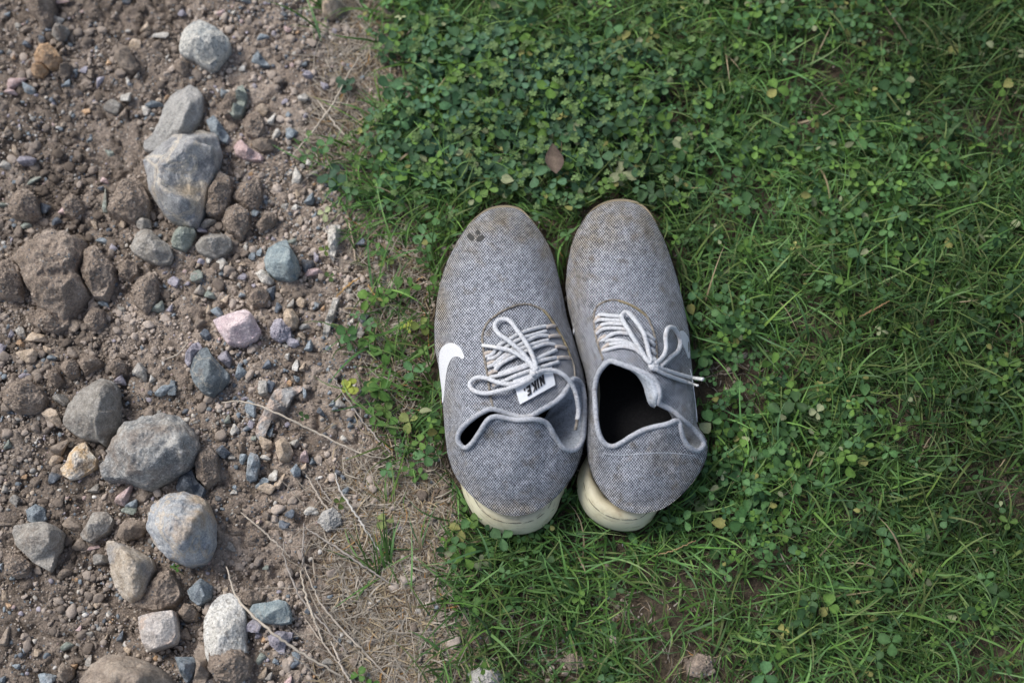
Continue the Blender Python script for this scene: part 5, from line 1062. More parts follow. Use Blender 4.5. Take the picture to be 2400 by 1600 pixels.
shoeR = build_shoe('right grey knit sneaker with wide open black inside, heel crushed', silR, rimR, prR, ctR, zsR, heelR, seamRp, ldR,
    opts=dict(seam_open=seamR, seed=2, lin_in=liR, lin_to=(1600, 1035), stain_seam=Z3([(560,92),(640,118),(720,160),(800,222)]), scuffs=[(.5,.62,.004),(.32,.4,-.002)],
              grime=lambda x, y: .9 * np.exp(-((x - 1350) ** 2 / 50 ** 2 + (y - 660) ** 2 / 60 ** 2)) + .8 * np.exp(-((x - 1560) ** 2 / 45 ** 2 + (y - 1075) ** 2 / 60 ** 2)) + .4 * np.exp(-((x - 1400) ** 2 / 30 ** 2 + (y - 560) ** 2 / 40 ** 2))))
# the tongue's inner face curls into view
tr = catmull(Z3([(640,680),(760,722),(850,775),(898,840),(910,920),(890,1005)]), 40); ti = catmull(Z3([(640,690),(715,745),(770,830),(795,915),(825,1000),(870,1030)]), 40)
rows = []
for q in np.linspace(0, 1, 8):
    p2 = tr * (1 - q) + ti * q; zt = shoeR.zf(tr[:, 0], tr[:, 1]) + .0005
    rows.append(at(p2[:, 0], p2[:, 1], zt + .0022 * math.sin(q * 3.0) - .014 * q * q))
attach(shoeR, 'tongue_lining', mesh_np('tongue_lining', np.concatenate(rows), grid_faces(40, 8, False)), M['lining'], 'pale grey inside of the curled tongue')
drape(shoeR, 'swoosh_mark', catmull(Z3([(1085,372),(1120,352),(1160,392),(1178,440),(1184,540),(1176,600),(1152,548),(1122,478),(1096,425)]), 40, True), 'whitemark', nsub=6, label='white curved tick printed on the outer side')
drape(shoeR, 'swoosh_mark', catmull(Z3([(150,286),(166,300),(174,340),(172,385),(162,388),(158,330)]), 24, True), 'whitemark', nsub=4, label='tip of the white tick on the inner side')
lace(shoeR, 'edge_piping', Z3([(1185,690),(1205,800),(1225,950),(1240,1080),(1245,1150)]), .0006, lift=.0002, mat='whitemark')
rowsR = [[(600,232),(480,222),(405,215),(365,238)],[(610,265),(480,260),(400,257),(350,280)],[(640,302),(500,292),(420,302),(388,335)],[(660,348),(540,332),(430,337),(368,382)],
 [(690,385),(560,372),(480,397),(440,432),(388,442)],[(770,532),(690,482),(600,442),(500,437),(448,445)],[(800,592),(720,522),(600,492),(520,502),(418,532)],[(830,600),(760,560),(690,500),(600,465),(470,475)],
 [(770,365),(830,395),(872,435)],[(790,420),(840,445),(874,480)],[(815,500),(850,520),(880,560)],[(825,560),(860,590),(885,610)]]
for q in rowsR: lace(shoeR, 'lace', Z3(q), .0018, lifts=[.002, .0028, .003, .0026, .0006])
for a, b in (((350,285),(400,225)),((365,375),(415,310)),((385,450),(450,400)),((415,535),(480,470))):
    lace(shoeR, 'eyelet_loop', Z3([a, ((a[0] + b[0]) / 2 - 8, (a[1] + b[1]) / 2 - 6), b]), .0018, lifts=[.0006, .0028, .0012], mat='loop', n=14)
lace(shoeR, 'lace_loop', Z3([(845,640),(800,600),(740,500),(660,370),(590,250),(596,205),(640,195),(702,262),(772,362),(802,452),(826,560),(845,625)]), .0021, lifts=[.007, .006, .007, .008, .008, .008, .008, .008, .007, .006, .006, .007])
lace(shoeR, 'lace_loop', Z3([(875,645),(940,590),(975,510),(970,402),(992,330),(1042,328),(1084,392),(1100,452),(1080,530),(1020,582),(930,662)]), .0020, lifts=[.007, .006, .008, .010, .011, .011, .009, .007, .006, .005, .006])
lace(shoeR, 'lace_end', Z3([(885,662),(960,692),(1080,732),(1205,765)]), .0019, lifts=[.006, .005, .006, .010])
lace(shoeR, 'aglet', Z3([(1200,764),(1250,772),(1295,778)]), .0018, lifts=[.010, .018, .027], mat='aglet')
lace(shoeR, 'lace_end', Z3([(885,690),(960,732),(1080,777),(1155,802)]), .0019, lifts=[.006, .004, .004, .005])
lace(shoeR, 'aglet', Z3([(1150,800),(1200,815),(1250,833)]), .0013, lifts=[.005, .010, .022], mat='aglet')
lace(shoeR, 'lace_knot', Z3([(840,625),(865,615),(885,645),(880,680),(850,670),(850,640)]), .003, lift=.005)

for S_, pts in ((shoeL, Z2([(480,1420),(620,1440),(780,1450),(960,1446),(1140,1452),(1330,1440)])), (shoeR, Z3([(420,1425),(560,1440),(720,1432),(900,1420),(1060,1425),(1240,1448)]))):
    c_ = catmull(pts, 60); P_ = at(c_[:, 0], c_[:, 1], S_.zf(c_[:, 0], c_[:, 1]) - .0001); Vt, Ft = tube(P_, .00035, 5)
    attach(S_, 'heel_seam', mesh_np('heel_seam', Vt, Ft), M['lining'])

# ------------------------------------------------------------------ turf
SIL = [SHOE_OUT[0], SHOE_OUT[1][::6], SHOE_OUT[2], SHOE_OUT[3][::6]]
def in_shoes(px, py, grow=0.0):
    r = np.zeros(np.shape(px), bool)
    for q in SIL:
        b = (px > q[:, 0].min() - 12) & (px < q[:, 0].max() + 12) & (py > q[:, 1].min() - 12) & (py < q[:, 1].max() + 12)
        if not b.any(): continue
        X_, Y_ = px[b], py[b]; k = inside(q, X_, Y_)
        if grow > 0: k |= pdist(q, X_, Y_) < grow
        if grow < 0: k &= pdist(q, X_, Y_) > -grow
        r[b] |= k
    return r
BARE = [(1700, 885, 95, 65, .97), (990, 660, 60, 120, .8), (1300, 1560, 110, 60, .92), (1600, 1560, 130, 65, .97), (1480, 1430, 90, 50, .75), (1250, 1450, 60, 40, .6), (1180, 1420, 60, 40, .4), (1690, 1400, 40, 30, .4), (1290, 540, 40, 60, .5), (1040, 1110, 50, 90, .8), (1960, 170, 40, 30, .5), (2010, 460, 60, 30, .35), (1900, 720, 50, 30, .4), (990, 1250, 40, 60, .6)]
def bare(px, py):
    r = np.zeros(np.shape(px))
    for x, y, a, b, s in BARE: r = np.maximum(r, s * np.exp(-((px - x) / a) ** 2 - ((py - y) / b) ** 2))
    return r
def lawn_points(n, seed, wfn, x0=-.22, x1=.80, y0=-.46, y1=.56):
    g = np.random.default_rng(seed); X, Y = [], []; got = 0
    while got < n:
        x = g.uniform(x0, x1, n); y = g.uniform(y0, y1, n); px, py = proj(np.stack([x, y, x * 0], -1))
        k = g.uniform(0, 1, n) < wfn(x, y, px, py); X.append(x[k]); Y.append(y[k]); got += k.sum()
    return np.concatenate(X)[:n], np.concatenate(Y)[:n], g
def strips(x, y, g, L, e0, e1, wid, az, colb, colt, nseg=5, z0=None, twist=.6, side=.0, keepfn=None, taper=.8, minz=.0008):
    """ribbons rooted at x, y: length L, elevation from e0 at the root to e1 at the tip"""
    m = len(x); s = np.linspace(0, 1, nseg + 1)
    el = e0[:, None] + (e1 - e0)[:, None] * s[None] ; a = az[:, None] + side[:, None] * s[None] ** 1.5 if not np.isscalar(side) else np.repeat(az[:, None], nseg + 1, 1)
    ds = (L / nseg)[:, None]
    dx, dy, dz = np.cos(el) * np.cos(a) * ds, np.cos(el) * np.sin(a) * ds, np.sin(el) * ds
    cs = lambda v: np.concatenate([np.zeros((m, 1)), np.cumsum(v[:, :-1], 1)], 1)
    zb = gh(x, y) if z0 is None else z0
    C = np.stack([x[:, None] + cs(dx), y[:, None] + cs(dy), zb[:, None] + cs(dz)], -1)
    C[..., 2] = np.maximum(C[..., 2], (gh(C[..., 0], C[..., 1]) + minz * (1 + 3 * g.uniform(0, 1, (m, 1)))))
    if keepfn is not None:
        k = keepfn(C); C, wid, a, colb, colt = C[k], wid[k], a[k], colb[k], colt[k]; m = len(C)
    prof = np.minimum(1, (1 - s ** 2.2)) * np.minimum(1, .65 + 1.6 * s) ; prof[-1] = .06
    tw = g.uniform(-twist, twist, (m, 1))
    T = np.gradient(C, axis=1); T /= np.linalg.norm(T, axis=2)[..., None] + 1e-9
    Sd = np.cross(T, np.array([0, 0, 1.0])); Sd /= np.linalg.norm(Sd, axis=2)[..., None] + 1e-6
    Nn = np.cross(Sd, T); S2 = Sd * np.cos(tw)[..., None] + Nn * np.sin(tw)[..., None]
    hw = (wid[:, None] * prof[None])[..., None] * .5
    Lf, Rt = C - S2 * hw, C + S2 * hw
    V = np.stack([Lf, Rt], 2).reshape(m, -1, 3)            # (m, 2*(nseg+1), 3)
    q = np.array([[2 * i, 2 * i + 1, 2 * i + 3, 2 * i + 2] for i in range(nseg)])
    F = (q[None] + (np.arange(m) * 2 * (nseg + 1))[:, None, None]).reshape(-1, 4)
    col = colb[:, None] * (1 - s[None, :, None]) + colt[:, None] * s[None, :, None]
    col = np.repeat(col, 2, 1)
    return V.reshape(-1, 3), F, col.reshape(-1, 3)
def off_shoes(C):
    px, py = proj(C); m, n = px.shape
    bad = np.zeros(m, bool); free = (np.arange(m) % 3 == 0) & (C[:, -1, 2] > .012)
    for j in range(n):
        bad |= in_shoes(px[:, j], py[:, j], -7.0 if j > 1 else 2.0) & ~(free & (j > 2) & ~in_shoes(px[:, j], py[:, j], -26.0))
    bad |= (n > 5) & (bare(px[:, min(3, n - 1)], py[:, min(3, n - 1)]) > .5) & (np.arange(m) % 4 > 0)
    return ~bad
# colours (leaf albedo)
G1 = np.array((.063, .136, .025)); G2 = np.array((.033, .082, .019)); G3 = np.array((.135, .205, .044)); G4 = np.array((.082, .160, .078))
TAN = np.array((.38, .30, .19)); STR = np.array((.36, .315, .255)); BRN = np.array((.12, .086, .056)); ORG = np.array((.36, .20, .07))
def patch_shade(x, y):       # random colour drift; dimmer light at the right painted in, darker below too
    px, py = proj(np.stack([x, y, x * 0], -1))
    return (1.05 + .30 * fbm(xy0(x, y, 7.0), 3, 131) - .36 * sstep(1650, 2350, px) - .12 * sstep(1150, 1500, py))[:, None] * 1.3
def grasscol(g, m):
    t = g.uniform(0, 1, (m, 4)) ** 1.5 * np.array([1.2, 1.0, .45, .6]); t /= t.sum(1)[:, None]
    c = t @ np.stack([G1, G2, G3, G4]); return c * (.5 + 1.15 * g.uniform(0, 1, (m, 1)) ** 1.2)
def grass_w(x, y, px, py):
    t = turf(x, y); pat = sstep(-.6, .5, fbm(xy0(x, y, 14.0), 3, 91))
    med = np.exp(-((px - 1180) / 330.) ** 2 - ((py - 280) / 190.) ** 2)      # the clover bed above the shoes
    w_ = t * (.30 + .70 * pat) * (1 - .3 * med) * (1 - bare(px, py)) * (1 - .78 * thatch_w(px + 45 * fbm(xy0(x, y, 30.0), 2, 77), py))
    w_ = w_ * (1 - .5 * sstep(1060, 960, px + 50 * fbm(xy0(x, y, 24.0), 2, 78)) * sstep(470, 540, py) * sstep(1120, 1040, py))
    return w_ * ~in_shoes(px, py, -10.0)
VV, FF, CC = [], [], []
def push(v, f, c):
    b = sum(len(q) for q in VV); VV.append(v); FF.append(f + b); CC.append(c)
def flush(name, mat, label, cat):
    global VV, FF, CC
    link(name, mesh_np(name, np.concatenate(VV), np.concatenate(FF), True, np.concatenate(CC)), mat, None, label, cat, None, 'stuff'); VV, FF, CC = [], [], []
# short fine undergrowth, then longer blades lying over it
x, y, g = lawn_points(34000, 401, grass_w); m = len(x); cb = grasscol(g, m) * patch_shade(x, y)
flow = lambda x, y: 2.2 * fbm(xy0(x, y, 4.0), 2, 95)
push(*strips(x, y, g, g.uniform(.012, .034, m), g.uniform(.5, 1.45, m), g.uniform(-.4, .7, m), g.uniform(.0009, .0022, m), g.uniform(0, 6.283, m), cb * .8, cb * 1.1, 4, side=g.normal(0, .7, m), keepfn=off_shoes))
x, y, g = lawn_points(23000, 402, grass_w); m = len(x); cb = grasscol(g, m) * patch_shade(x, y); dead = g.uniform(0, 1, m) < .012; cb[dead] = (TAN * .8)
tip = cb * 1.15; yl = g.uniform(0, 1, m) < .25; tip[yl] = .5 * tip[yl] + .5 * np.array((.25, .24, .09))
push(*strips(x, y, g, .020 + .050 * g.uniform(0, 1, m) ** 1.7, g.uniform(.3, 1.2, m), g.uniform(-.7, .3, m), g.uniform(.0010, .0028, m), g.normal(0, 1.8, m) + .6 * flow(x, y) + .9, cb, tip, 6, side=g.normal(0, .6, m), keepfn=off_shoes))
# blades standing close against the shoes
g = np.random.default_rng(405); ex, ey = [], []
for q in (SHOE_OUT[1], SHOE_OUT[3]):
    n_ = 230; i_ = g.integers(0, len(q), n_); c_ = q.mean(0); d_ = (q[i_] - c_); d_ /= np.linalg.norm(d_, axis=1)[:, None]
    e_ = q[i_] + d_ * g.uniform(3, 20, (n_, 1)); ok = ~in_shoes(e_[:, 0], e_[:, 1], 1.0) & (g.uniform(0, 1, n_) < np.where(e_[:, 1] > 1100, 1, .6)); w_ = at(e_[ok, 0], e_[ok, 1], 0.0); ex.append(w_[:, 0]); ey.append(w_[:, 1])
x, y = np.concatenate(ex), np.concatenate(ey); m = len(x); cb = grasscol(g, m) * 1.1
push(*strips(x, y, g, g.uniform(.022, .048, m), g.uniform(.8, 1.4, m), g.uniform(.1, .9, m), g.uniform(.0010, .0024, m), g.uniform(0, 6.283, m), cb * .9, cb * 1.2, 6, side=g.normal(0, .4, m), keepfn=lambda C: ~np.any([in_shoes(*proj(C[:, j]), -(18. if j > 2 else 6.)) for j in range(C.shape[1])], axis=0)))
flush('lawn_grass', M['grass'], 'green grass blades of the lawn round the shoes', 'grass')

# ---- clover: trifoliate leaves on thin stalks
def leaflet(nst=5):
    """unit leaflet along +x: (verts, faces), heart-shaped tip, folded on the midrib"""
    s = np.linspace(0, 1, nst); wdt = .46 * np.sin(np.pi * np.clip(s * .86 + .03, 0, 1) ** 1.25) ** .8; wdt[0] = .03; wdt[-1] = .20
    V = []
    for k, (a, b) in enumerate(zip(s, wdt)):
        mid = a if k < nst - 1 else .93
        V += [(a, -b, .10 * b), (mid, 0, -.06 * (b + .1)), (a, b, .10 * b)]
    V = np.array(V, float); F = []
    for k in range(nst - 1):
        q = 3 * k; F += [(q, q + 3, q + 4, q + 1), (q + 1, q + 4, q + 5, q + 2)]
    return V, np.array(F)
LV, LF = leaflet()
def clover(x, y, zc, size, az, tilt, taz, cols, g, nl=3, spread=2.0, narrow=None, pale=0.0):
    """nl leaflets round each centre"""
    m = len(x); out_v, out_c = [], []
    for k in range(nl):
        aa = az + (k - (nl - 1) / 2) * spread + g.normal(0, .12, m); sz = size * g.uniform(.82, 1.12, m)
        wd = (g.uniform(.62, 1.12, m) if narrow is None else narrow)
        fold = g.uniform(-.6, 2.6, m); droop = g.normal(-.1, .22, m)
        L0 = LV[None] * np.stack([sz, sz * wd, sz * fold], -1)[:, None]
        L0[..., 2] += droop[:, None] * L0[..., 0] ** 2 / sz[:, None] + .08 * L0[..., 0]
        L0[..., 0] += .06 * sz[:, None]
        ca, sa = np.cos(aa)[:, None], np.sin(aa)[:, None]
        X, Y, Z = L0[..., 0] * ca - L0[..., 1] * sa, L0[..., 0] * sa + L0[..., 1] * ca, L0[..., 2]
        # tilt the whole leaf about a horizontal axis
        ct, st_, cz, sz_ = np.cos(tilt)[:, None], np.sin(tilt)[:, None], np.cos(taz)[:, None], np.sin(taz)[:, None]
        u = X * cz + Y * sz_; v = -X * sz_ + Y * cz; u2 = u * ct + Z * st_; Z = -u * st_ + Z * ct
        X, Y = u2 * cz - v * sz_, u2 * sz_ + v * cz
        out_v.append(np.stack([X + x[:, None], Y + y[:, None], Z + zc[:, None]], -1))
        e = np.abs(LV[:, 1]) / .46; sh = 1 - .10 * e[None, :, None] + .22 * (np.abs(LV[:, 1]) < .01)[None, :, None]
        cl_ = cols.copy(); pk = g.uniform(0, 1, m) < pale; cl_[pk] = np.where(g.uniform(0, 1, (pk.sum(), 1)) < .5, YEL, PALE) * g.uniform(.55, .95, (pk.sum(), 1))
        out_c.append(cl_[:, None] * sh * g.uniform(.85, 1.15, (m, 1, 1)))
    V = np.stack(out_v, 1); C = np.stack(out_c, 1)          # m, nl, nv, 3
    n = m * nl; F = (LF[None] + (np.arange(n) * len(LV))[:, None, None]).reshape(-1, 4)
    return V.reshape(-1, 3), F, C.reshape(-1, 3)
C1 = np.array((.052, .110, .036)); C2 = np.array((.048, .098, .060)); C3 = np.array((.095, .175, .036)); YEL = np.array((.30, .30, .10)); PALE = np.array((.30, .33, .18))
def bed(px, py): return .72 * (.5 + .5 * sstep(850, 1030, px)) * np.exp(-(np.maximum(0, np.abs(px - 1140) - 200) / 260.) ** 2 - (np.maximum(0, np.abs(py - 280) - 110) / 110.) ** 2)
def clover_w(x, y, px, py):
    t = turf(x, y); pat = sstep(-.35, .55, fbm(xy0(x, y, 11.0), 3, 97)); b = bed(px, py)
    low = sstep(1500, 1150, py) * .6 + .4; near_bottom = np.where((py > 1180) & (px < 1750), .30, 1.0)
    w_ = t * np.maximum(b, (.10 + .45 * pat) * low * near_bottom * (1 - .25 * sstep(1650, 2000, px))) * (1 - bare(px, py)) * (1 - .9 * thatch_w(px, py) * (1 - b)) * (1 - .7 * sstep(1060, 960, px + 50 * fbm(xy0(x, y, 24.0), 2, 78)) * sstep(470, 540, py))
    return w_ * ~in_shoes(px, py, 6.0)
x, y, g = lawn_points(5300, 411, clover_w); m = len(x); px, py = proj(np.stack([x, y, x * 0], -1)); b = bed(px, py)
tt_ = np.clip(b * .75 + g.uniform(-.25, .35, m), 0, 1)[:, None]
col = (C1 * (1 - tt_) + C2 * tt_) * g.uniform(.6, 1.55, (m, 1)); k = g.uniform(0, 1, m) < .2; col[k] = C3 * g.uniform(.8, 1.1, (k.sum(), 1))
k = g.uniform(0, 1, m) < .006; col[k] = YEL * g.uniform(.6, 1.0, (k.sum(), 1)); k = g.uniform(0, 1, m) < .006; col[k] = PALE * g.uniform(.6, 1.0, (k.sum(), 1)); col *= patch_shade(x, y) ** .7
size = np.where(g.uniform(0, 1, m) < .8, g.uniform(.0042, .0080, m), g.uniform(.008, .0112, m)) * np.where(b > .4, 1.22, 1.05)
zc = gh(x, y) + g.uniform(.006, .030, m)
push(*clover(x, y, zc, size, g.uniform(0, 6.283, m), np.abs(g.normal(0, .45, m)), g.uniform(0, 6.283, m), col, g, pale=.035))
flush('clover_cover', M['leaf'], 'clover leaves growing thick among the grass', 'clover')
# young pale shoots in the clover bed: tight little leaves at the tips
def shoot_w(x, y, px, py): return bed(px, py) * turf(x, y) * ~in_shoes(px, py, 8.0)
x, y, g = lawn_points(260, 412, shoot_w); m = len(x)
col = np.array((.115, .18, .062)) * g.uniform(.75, 1.2, (m, 1))
push(*clover(x, y, gh(x, y) + g.uniform(.024, .036, m), g.uniform(.0028, .0048, m), g.uniform(0, 6.283, m), g.uniform(0, .5, m), g.uniform(0, 6.283, m), col, g, nl=5, spread=1.25))
flush('clover_shoots', M['leaf'], 'pale young shoots at the tips of the clover bed', 'clover')
# stalks
def stalk_w(x, y, px, py): return np.maximum(bed(px, py), .25) * turf(x, y) * ~in_shoes(px, py, 4.0)
x, y, g = lawn_points(1500, 413, stalk_w); m = len(x); col = np.array((.15, .17, .075)) * g.uniform(.6, 1.2, (m, 1)); k = g.uniform(0, 1, m) < .07; col[k] = TAN * .6
push(*strips(x, y, g, g.uniform(.02, .05, m), g.uniform(0, .9, m), g.uniform(-.3, .6, m), g.uniform(.0007, .0014, m), g.uniform(0, 6.283, m), col, col, 4, side=g.normal(0, .5, m), keepfn=off_shoes))
flush('clover_stalks', M['grass'], 'thin clover stalks creeping through the turf', 'stalks')
# soil crumbs where the turf is worn through
scatter(1500, 1, .0012, .0042, 1.8, 306, soilcol, 'soil_crumbs_in_lawn', M['crumb'], 'crumbs of soil showing where the lawn is worn thin', 'soil crumbs', lambda x, y, px, py, r: bare(px, py) ** 2 * turf(x, y) * ~in_shoes(px, py, 4.0), rough=.08, xr=(-.12, .36))
# ---- dead straw and thatch
def straw_w(x, y, px, py):
    return np.clip(thatch_w(px, py) * (px > 640 + 60 * fbm(xy0(x, y, 20.), 2, 5)) + .09 * turf(x, y) + .5 * bare(px, py) * turf(x, y), 0, 1) * ~in_shoes(px, py, 0.0)
x, y, g = lawn_points(12500, 423, lambda x, y, px, py: np.clip(thatch_w(px, py), 0, 1) * sstep(700, 840, px + 60 * fbm(xy0(x, y, 20.), 2, 5)) * ~in_shoes(px, py, 0), -.3, .1, -.42, .5); m = len(x)
t = g.uniform(0, 1, (m, 1)); col = np.where(t < .5, STR * .95, np.where(t < .78, TAN * .8, np.where(t < .98, BRN * 1.4, ORG))) * g.uniform(.6, 1.35, (m, 1))
push(*strips(x, y, g, .006 + .022 * g.uniform(0, 1, m) ** 2, g.uniform(-.1, .6, m), g.uniform(-.5, .3, m), g.uniform(.0006, .0017, m), g.uniform(0, 6.283, m), col, col * 1.1, 4, side=g.normal(0, 1.2, m), keepfn=off_shoes))
x, y, g = lawn_points(7000, 421, straw_w); m = len(x)
t = g.uniform(0, 1, (m, 1)); col = np.where(t < .5, STR * .85, np.where(t < .72, TAN * .8, np.where(t < .97, BRN * 1.3, ORG))) * g.uniform(.6, 1.2, (m, 1))
push(*strips(x, y, g, .006 + .026 * g.uniform(0, 1, m) ** 2, g.uniform(-.1, .5, m), g.uniform(-.5, .3, m), g.uniform(.0005, .0013, m), g.uniform(0, 6.283, m), col, col * 1.05, 4, side=g.normal(0, 1.1, m), keepfn=off_shoes))
x, y, g = lawn_points(700, 422, lambda x, y, px, py: np.clip(thatch_w(px, py), 0, 1) * sstep(640, 760, px) * ~in_shoes(px, py, 0)); m = len(x); col = STR * g.uniform(.6, 1.15, (m, 1))
push(*strips(x, y, g, g.uniform(.03, .07, m), g.uniform(.0, .4, m), g.uniform(-.3, .1, m), g.uniform(.0005, .0011, m), 2.7 + g.normal(0, .7, m), col, col, 6, side=g.normal(0, .7, m), keepfn=off_shoes))
flush('dead_thatch', M['straw'], 'grey tan dead straw matted where the turf meets the dirt', 'thatch')

# ------------------------------------------------------------------ single plants and stalks that can be picked out
def stalk(pts, r, c1, label, z=.004, lift=None, crop='I'):
    q = src(crop, pts); c = catmull(q, 40); p0 = at(c[:, 0], c[:, 1], z); gz = gh(p0[:, 0], p0[:, 1])
    lf = np.full(40, z) if lift is None else np.interp(np.linspace(0, 1, 40), np.linspace(0, 1, len(lift)), lift)
    P = at(c[:, 0], c[:, 1], gz + lf); P[:, :2] += .0004 * RNG.normal(size=(40, 2)); o = P[0].copy()
    s = np.linspace(0, 1, 40); V, F = tube(P - o, r * (1.05 - .55 * np.abs(2 * s - 1) ** 3) * (1 + .12 * np.sin(s * 60)), 6)
    col = np.array(c1) * (1 + .22 * noise3(V * 160, 4)[:, None])
    ob = link('straw_stalk', mesh_np('straw_stalk', V, F, True, col), M['straw'], None, label, 'straw', 'single dry stalks on the dirt'); ob.location = o
W1, W2, W3 = (.52, .45, .36), (.44, .38, .31), (.36, .32, .28)
for pts, r, c_, lab, lift in [
 ([(665,365),(720,300),(770,230),(800,170),(827,130)], .0009, W1, 'long pale stalk rising to the upper turf edge', [.004, .008, .012, .014, .012]),
 ([(730,230),(770,285),(812,335)], .0010, W1, 'straight pale stalk crossing the long one near the turf edge', [.008, .009, .007]),
 ([(735,228),(770,235),(805,240)], .0007, W2, 'short thin stalk meeting the crossed pale stalks', [.004, .005, .005]),
 ([(510,925),(560,922),(640,950),(740,1000),(830,1040),(890,1055)], .0009, W1, 'long cream stalk arching over the crusted white rock', [.016, .022, .022, .014, .008, .006]),
 ([(520,1300),(545,1370),(600,1430),(680,1490),(790,1555)], .0011, W1, 'long cream stalk lying across the flat teal stone', [.026, .032, .034, .022, .01]),
 ([(553,1175),(600,1215),(650,1262),(668,1280)], .0009, W2, 'tan stalk lying above the flat teal stone', [.004, .006, .005, .004]),
 ([(652,1240),(655,1290),(690,1370),(740,1430),(800,1500)], .0008, W3, 'grey bent stalk at the left rim of the thatch', [.004, .008, .008, .006, .004]),
 ([(698,1200),(694,1312)], .0008, W3, 'upright grey stalk beside the thatch', [.006, .004]),
 ([(690,1310),(710,1390),(748,1485)], .0010, W1, 'pale twin stalk running down left of the thatch', [.006, .009, .005]),
 ([(700,1300),(740,1390),(820,1480),(900,1562)], .0009, W2, 'long brown grey stalk running to the lower frame edge', [.008, .01, .008, .004]),
 ([(700,1210),(780,1262),(900,1342)], .0009, W3, 'grey stalk slanting into the thatch', [.005, .009, .006]),
 ([(770,1085),(785,1130),(830,1200),(872,1265)], .0009, (.6, .56, .5), 'thin white stalk standing left of the thatch', [.018, .014, .01, .006]),
 ([(755,850),(800,920),(860,1000),(900,1040)], .0008, W3, 'dark grey stalk left of the yellow clover', [.004, .005, .004, .004]),
 ([(380,825),(410,812),(432,785)], .0009, W2, 'short curved tan stalk above the slate stone', [.004, .01, .006]),
 ([(705,1090),(745,1160),(792,1190)], .0010, W2, 'brown grey stalk right of the cream stones', [.004, .006, .004]),
 ([(725,1100),(760,1150),(795,1185)], .0007, W3, 'thin grey stalk parallel to its brown neighbour', [.003, .004, .003]),
 ([(772,682),(800,655),(826,638)], .0009, (.5, .3, .12), 'orange dry blade at the turf edge', [.004, .006, .005]),
 ([(845,655),(870,690)], .0008, (.5, .3, .12), 'second orange dry blade nearer the left shoe', [.005, .006]),
 ([(800,505),(812,560),(816,600)], .0009, (.48, .38, .28), 'pale stalk lying by the tall pale buried rock', [.006, .005, .004]),
 ([(742,515),(760,545),(772,575)], .0007, W2, 'short reddish stalk between pebbles by the turf', [.004, .004, .003]),
 ([(1975,728),(2010,710),(2042,690)], .0006, (.30, .17, .09), 'reddish brown dry blade in the right hand lawn', [.02, .026, .03]),
 ([(1500,1276),(1550,1262),(1600,1240)], .0005, (.36, .24, .13), 'orange dry blade in the grass below the right shoe', [.016, .022, .02]),
 ([(700,1420),(760,1500),(830,1580)], .0008, W2, 'tan stalk close to the lower frame edge left of the thatch', [.004, .006, .004]),
 ([(760,1470),(790,1540),(830,1600)], .0009, (.55, .48, .4), 'pale stalk crossing the tan one at the lower edge', [.008, .008, .006])]:
    stalk(pts, r, c_, lab, lift=lift)
def clover_plant(px, py, n, size, col, label, seed, spread=26, hgt=.014, nl=3):
    g = np.random.default_rng(seed); p = at(px, py, 0.0); root = bpy.data.objects.new('clover_plant', None); COL.objects.link(root)
    gz = float(gh(p[0], p[1])); root.location = (p[0], p[1], gz); root['label'] = label; root['category'] = 'clover'; root['group'] = 'single clover plants at the turf edge'
    for k in range(n):
        a = g.uniform(0, 6.283); d = 0 if n == 1 else spread * .0004 * g.uniform(.35, 1.0)
        x, y, z = np.array([d * math.cos(a)]), np.array([d * math.sin(a)]), np.array([hgt * g.uniform(.7, 1.3)])
        c = np.array([col]) * g.uniform(.85, 1.15)
        if g.uniform() < .2: c = .6 * c + .4 * YEL[None]
        Vv, Fv, Cv = clover(x, y, z, np.array([size * g.uniform(.85, 1.15)]), np.array([g.uniform(0, 6.283)]), np.array([abs(g.normal(0, .25))]), np.array([g.uniform(0, 6.283)]), c, g, nl=nl)
        lf = link('leaf', None, None, root) if False else None
        nv = len(LV); first = None
        for j in range(nl):
            o = link('leaflet', mesh_np('leaflet', Vv[j * nv:(j + 1) * nv], LF, True, Cv[j * nv:(j + 1) * nv]), M['leaf'], root)
        P = np.stack([np.linspace(0, x[0], 8), np.linspace(0, y[0], 8), z[0] * np.linspace(0, 1, 8) ** .6], 1); Vt, Ft = tube(P, .0005, 5)
        link('stem', mesh_np('stem', Vt, Ft, True, np.tile(np.array((.16, .19, .08)), (len(Vt), 1))), M['grass'], root)
GB, GG, YG = (.052, .10, .058), (.075, .16, .035), (.26, .30, .05)
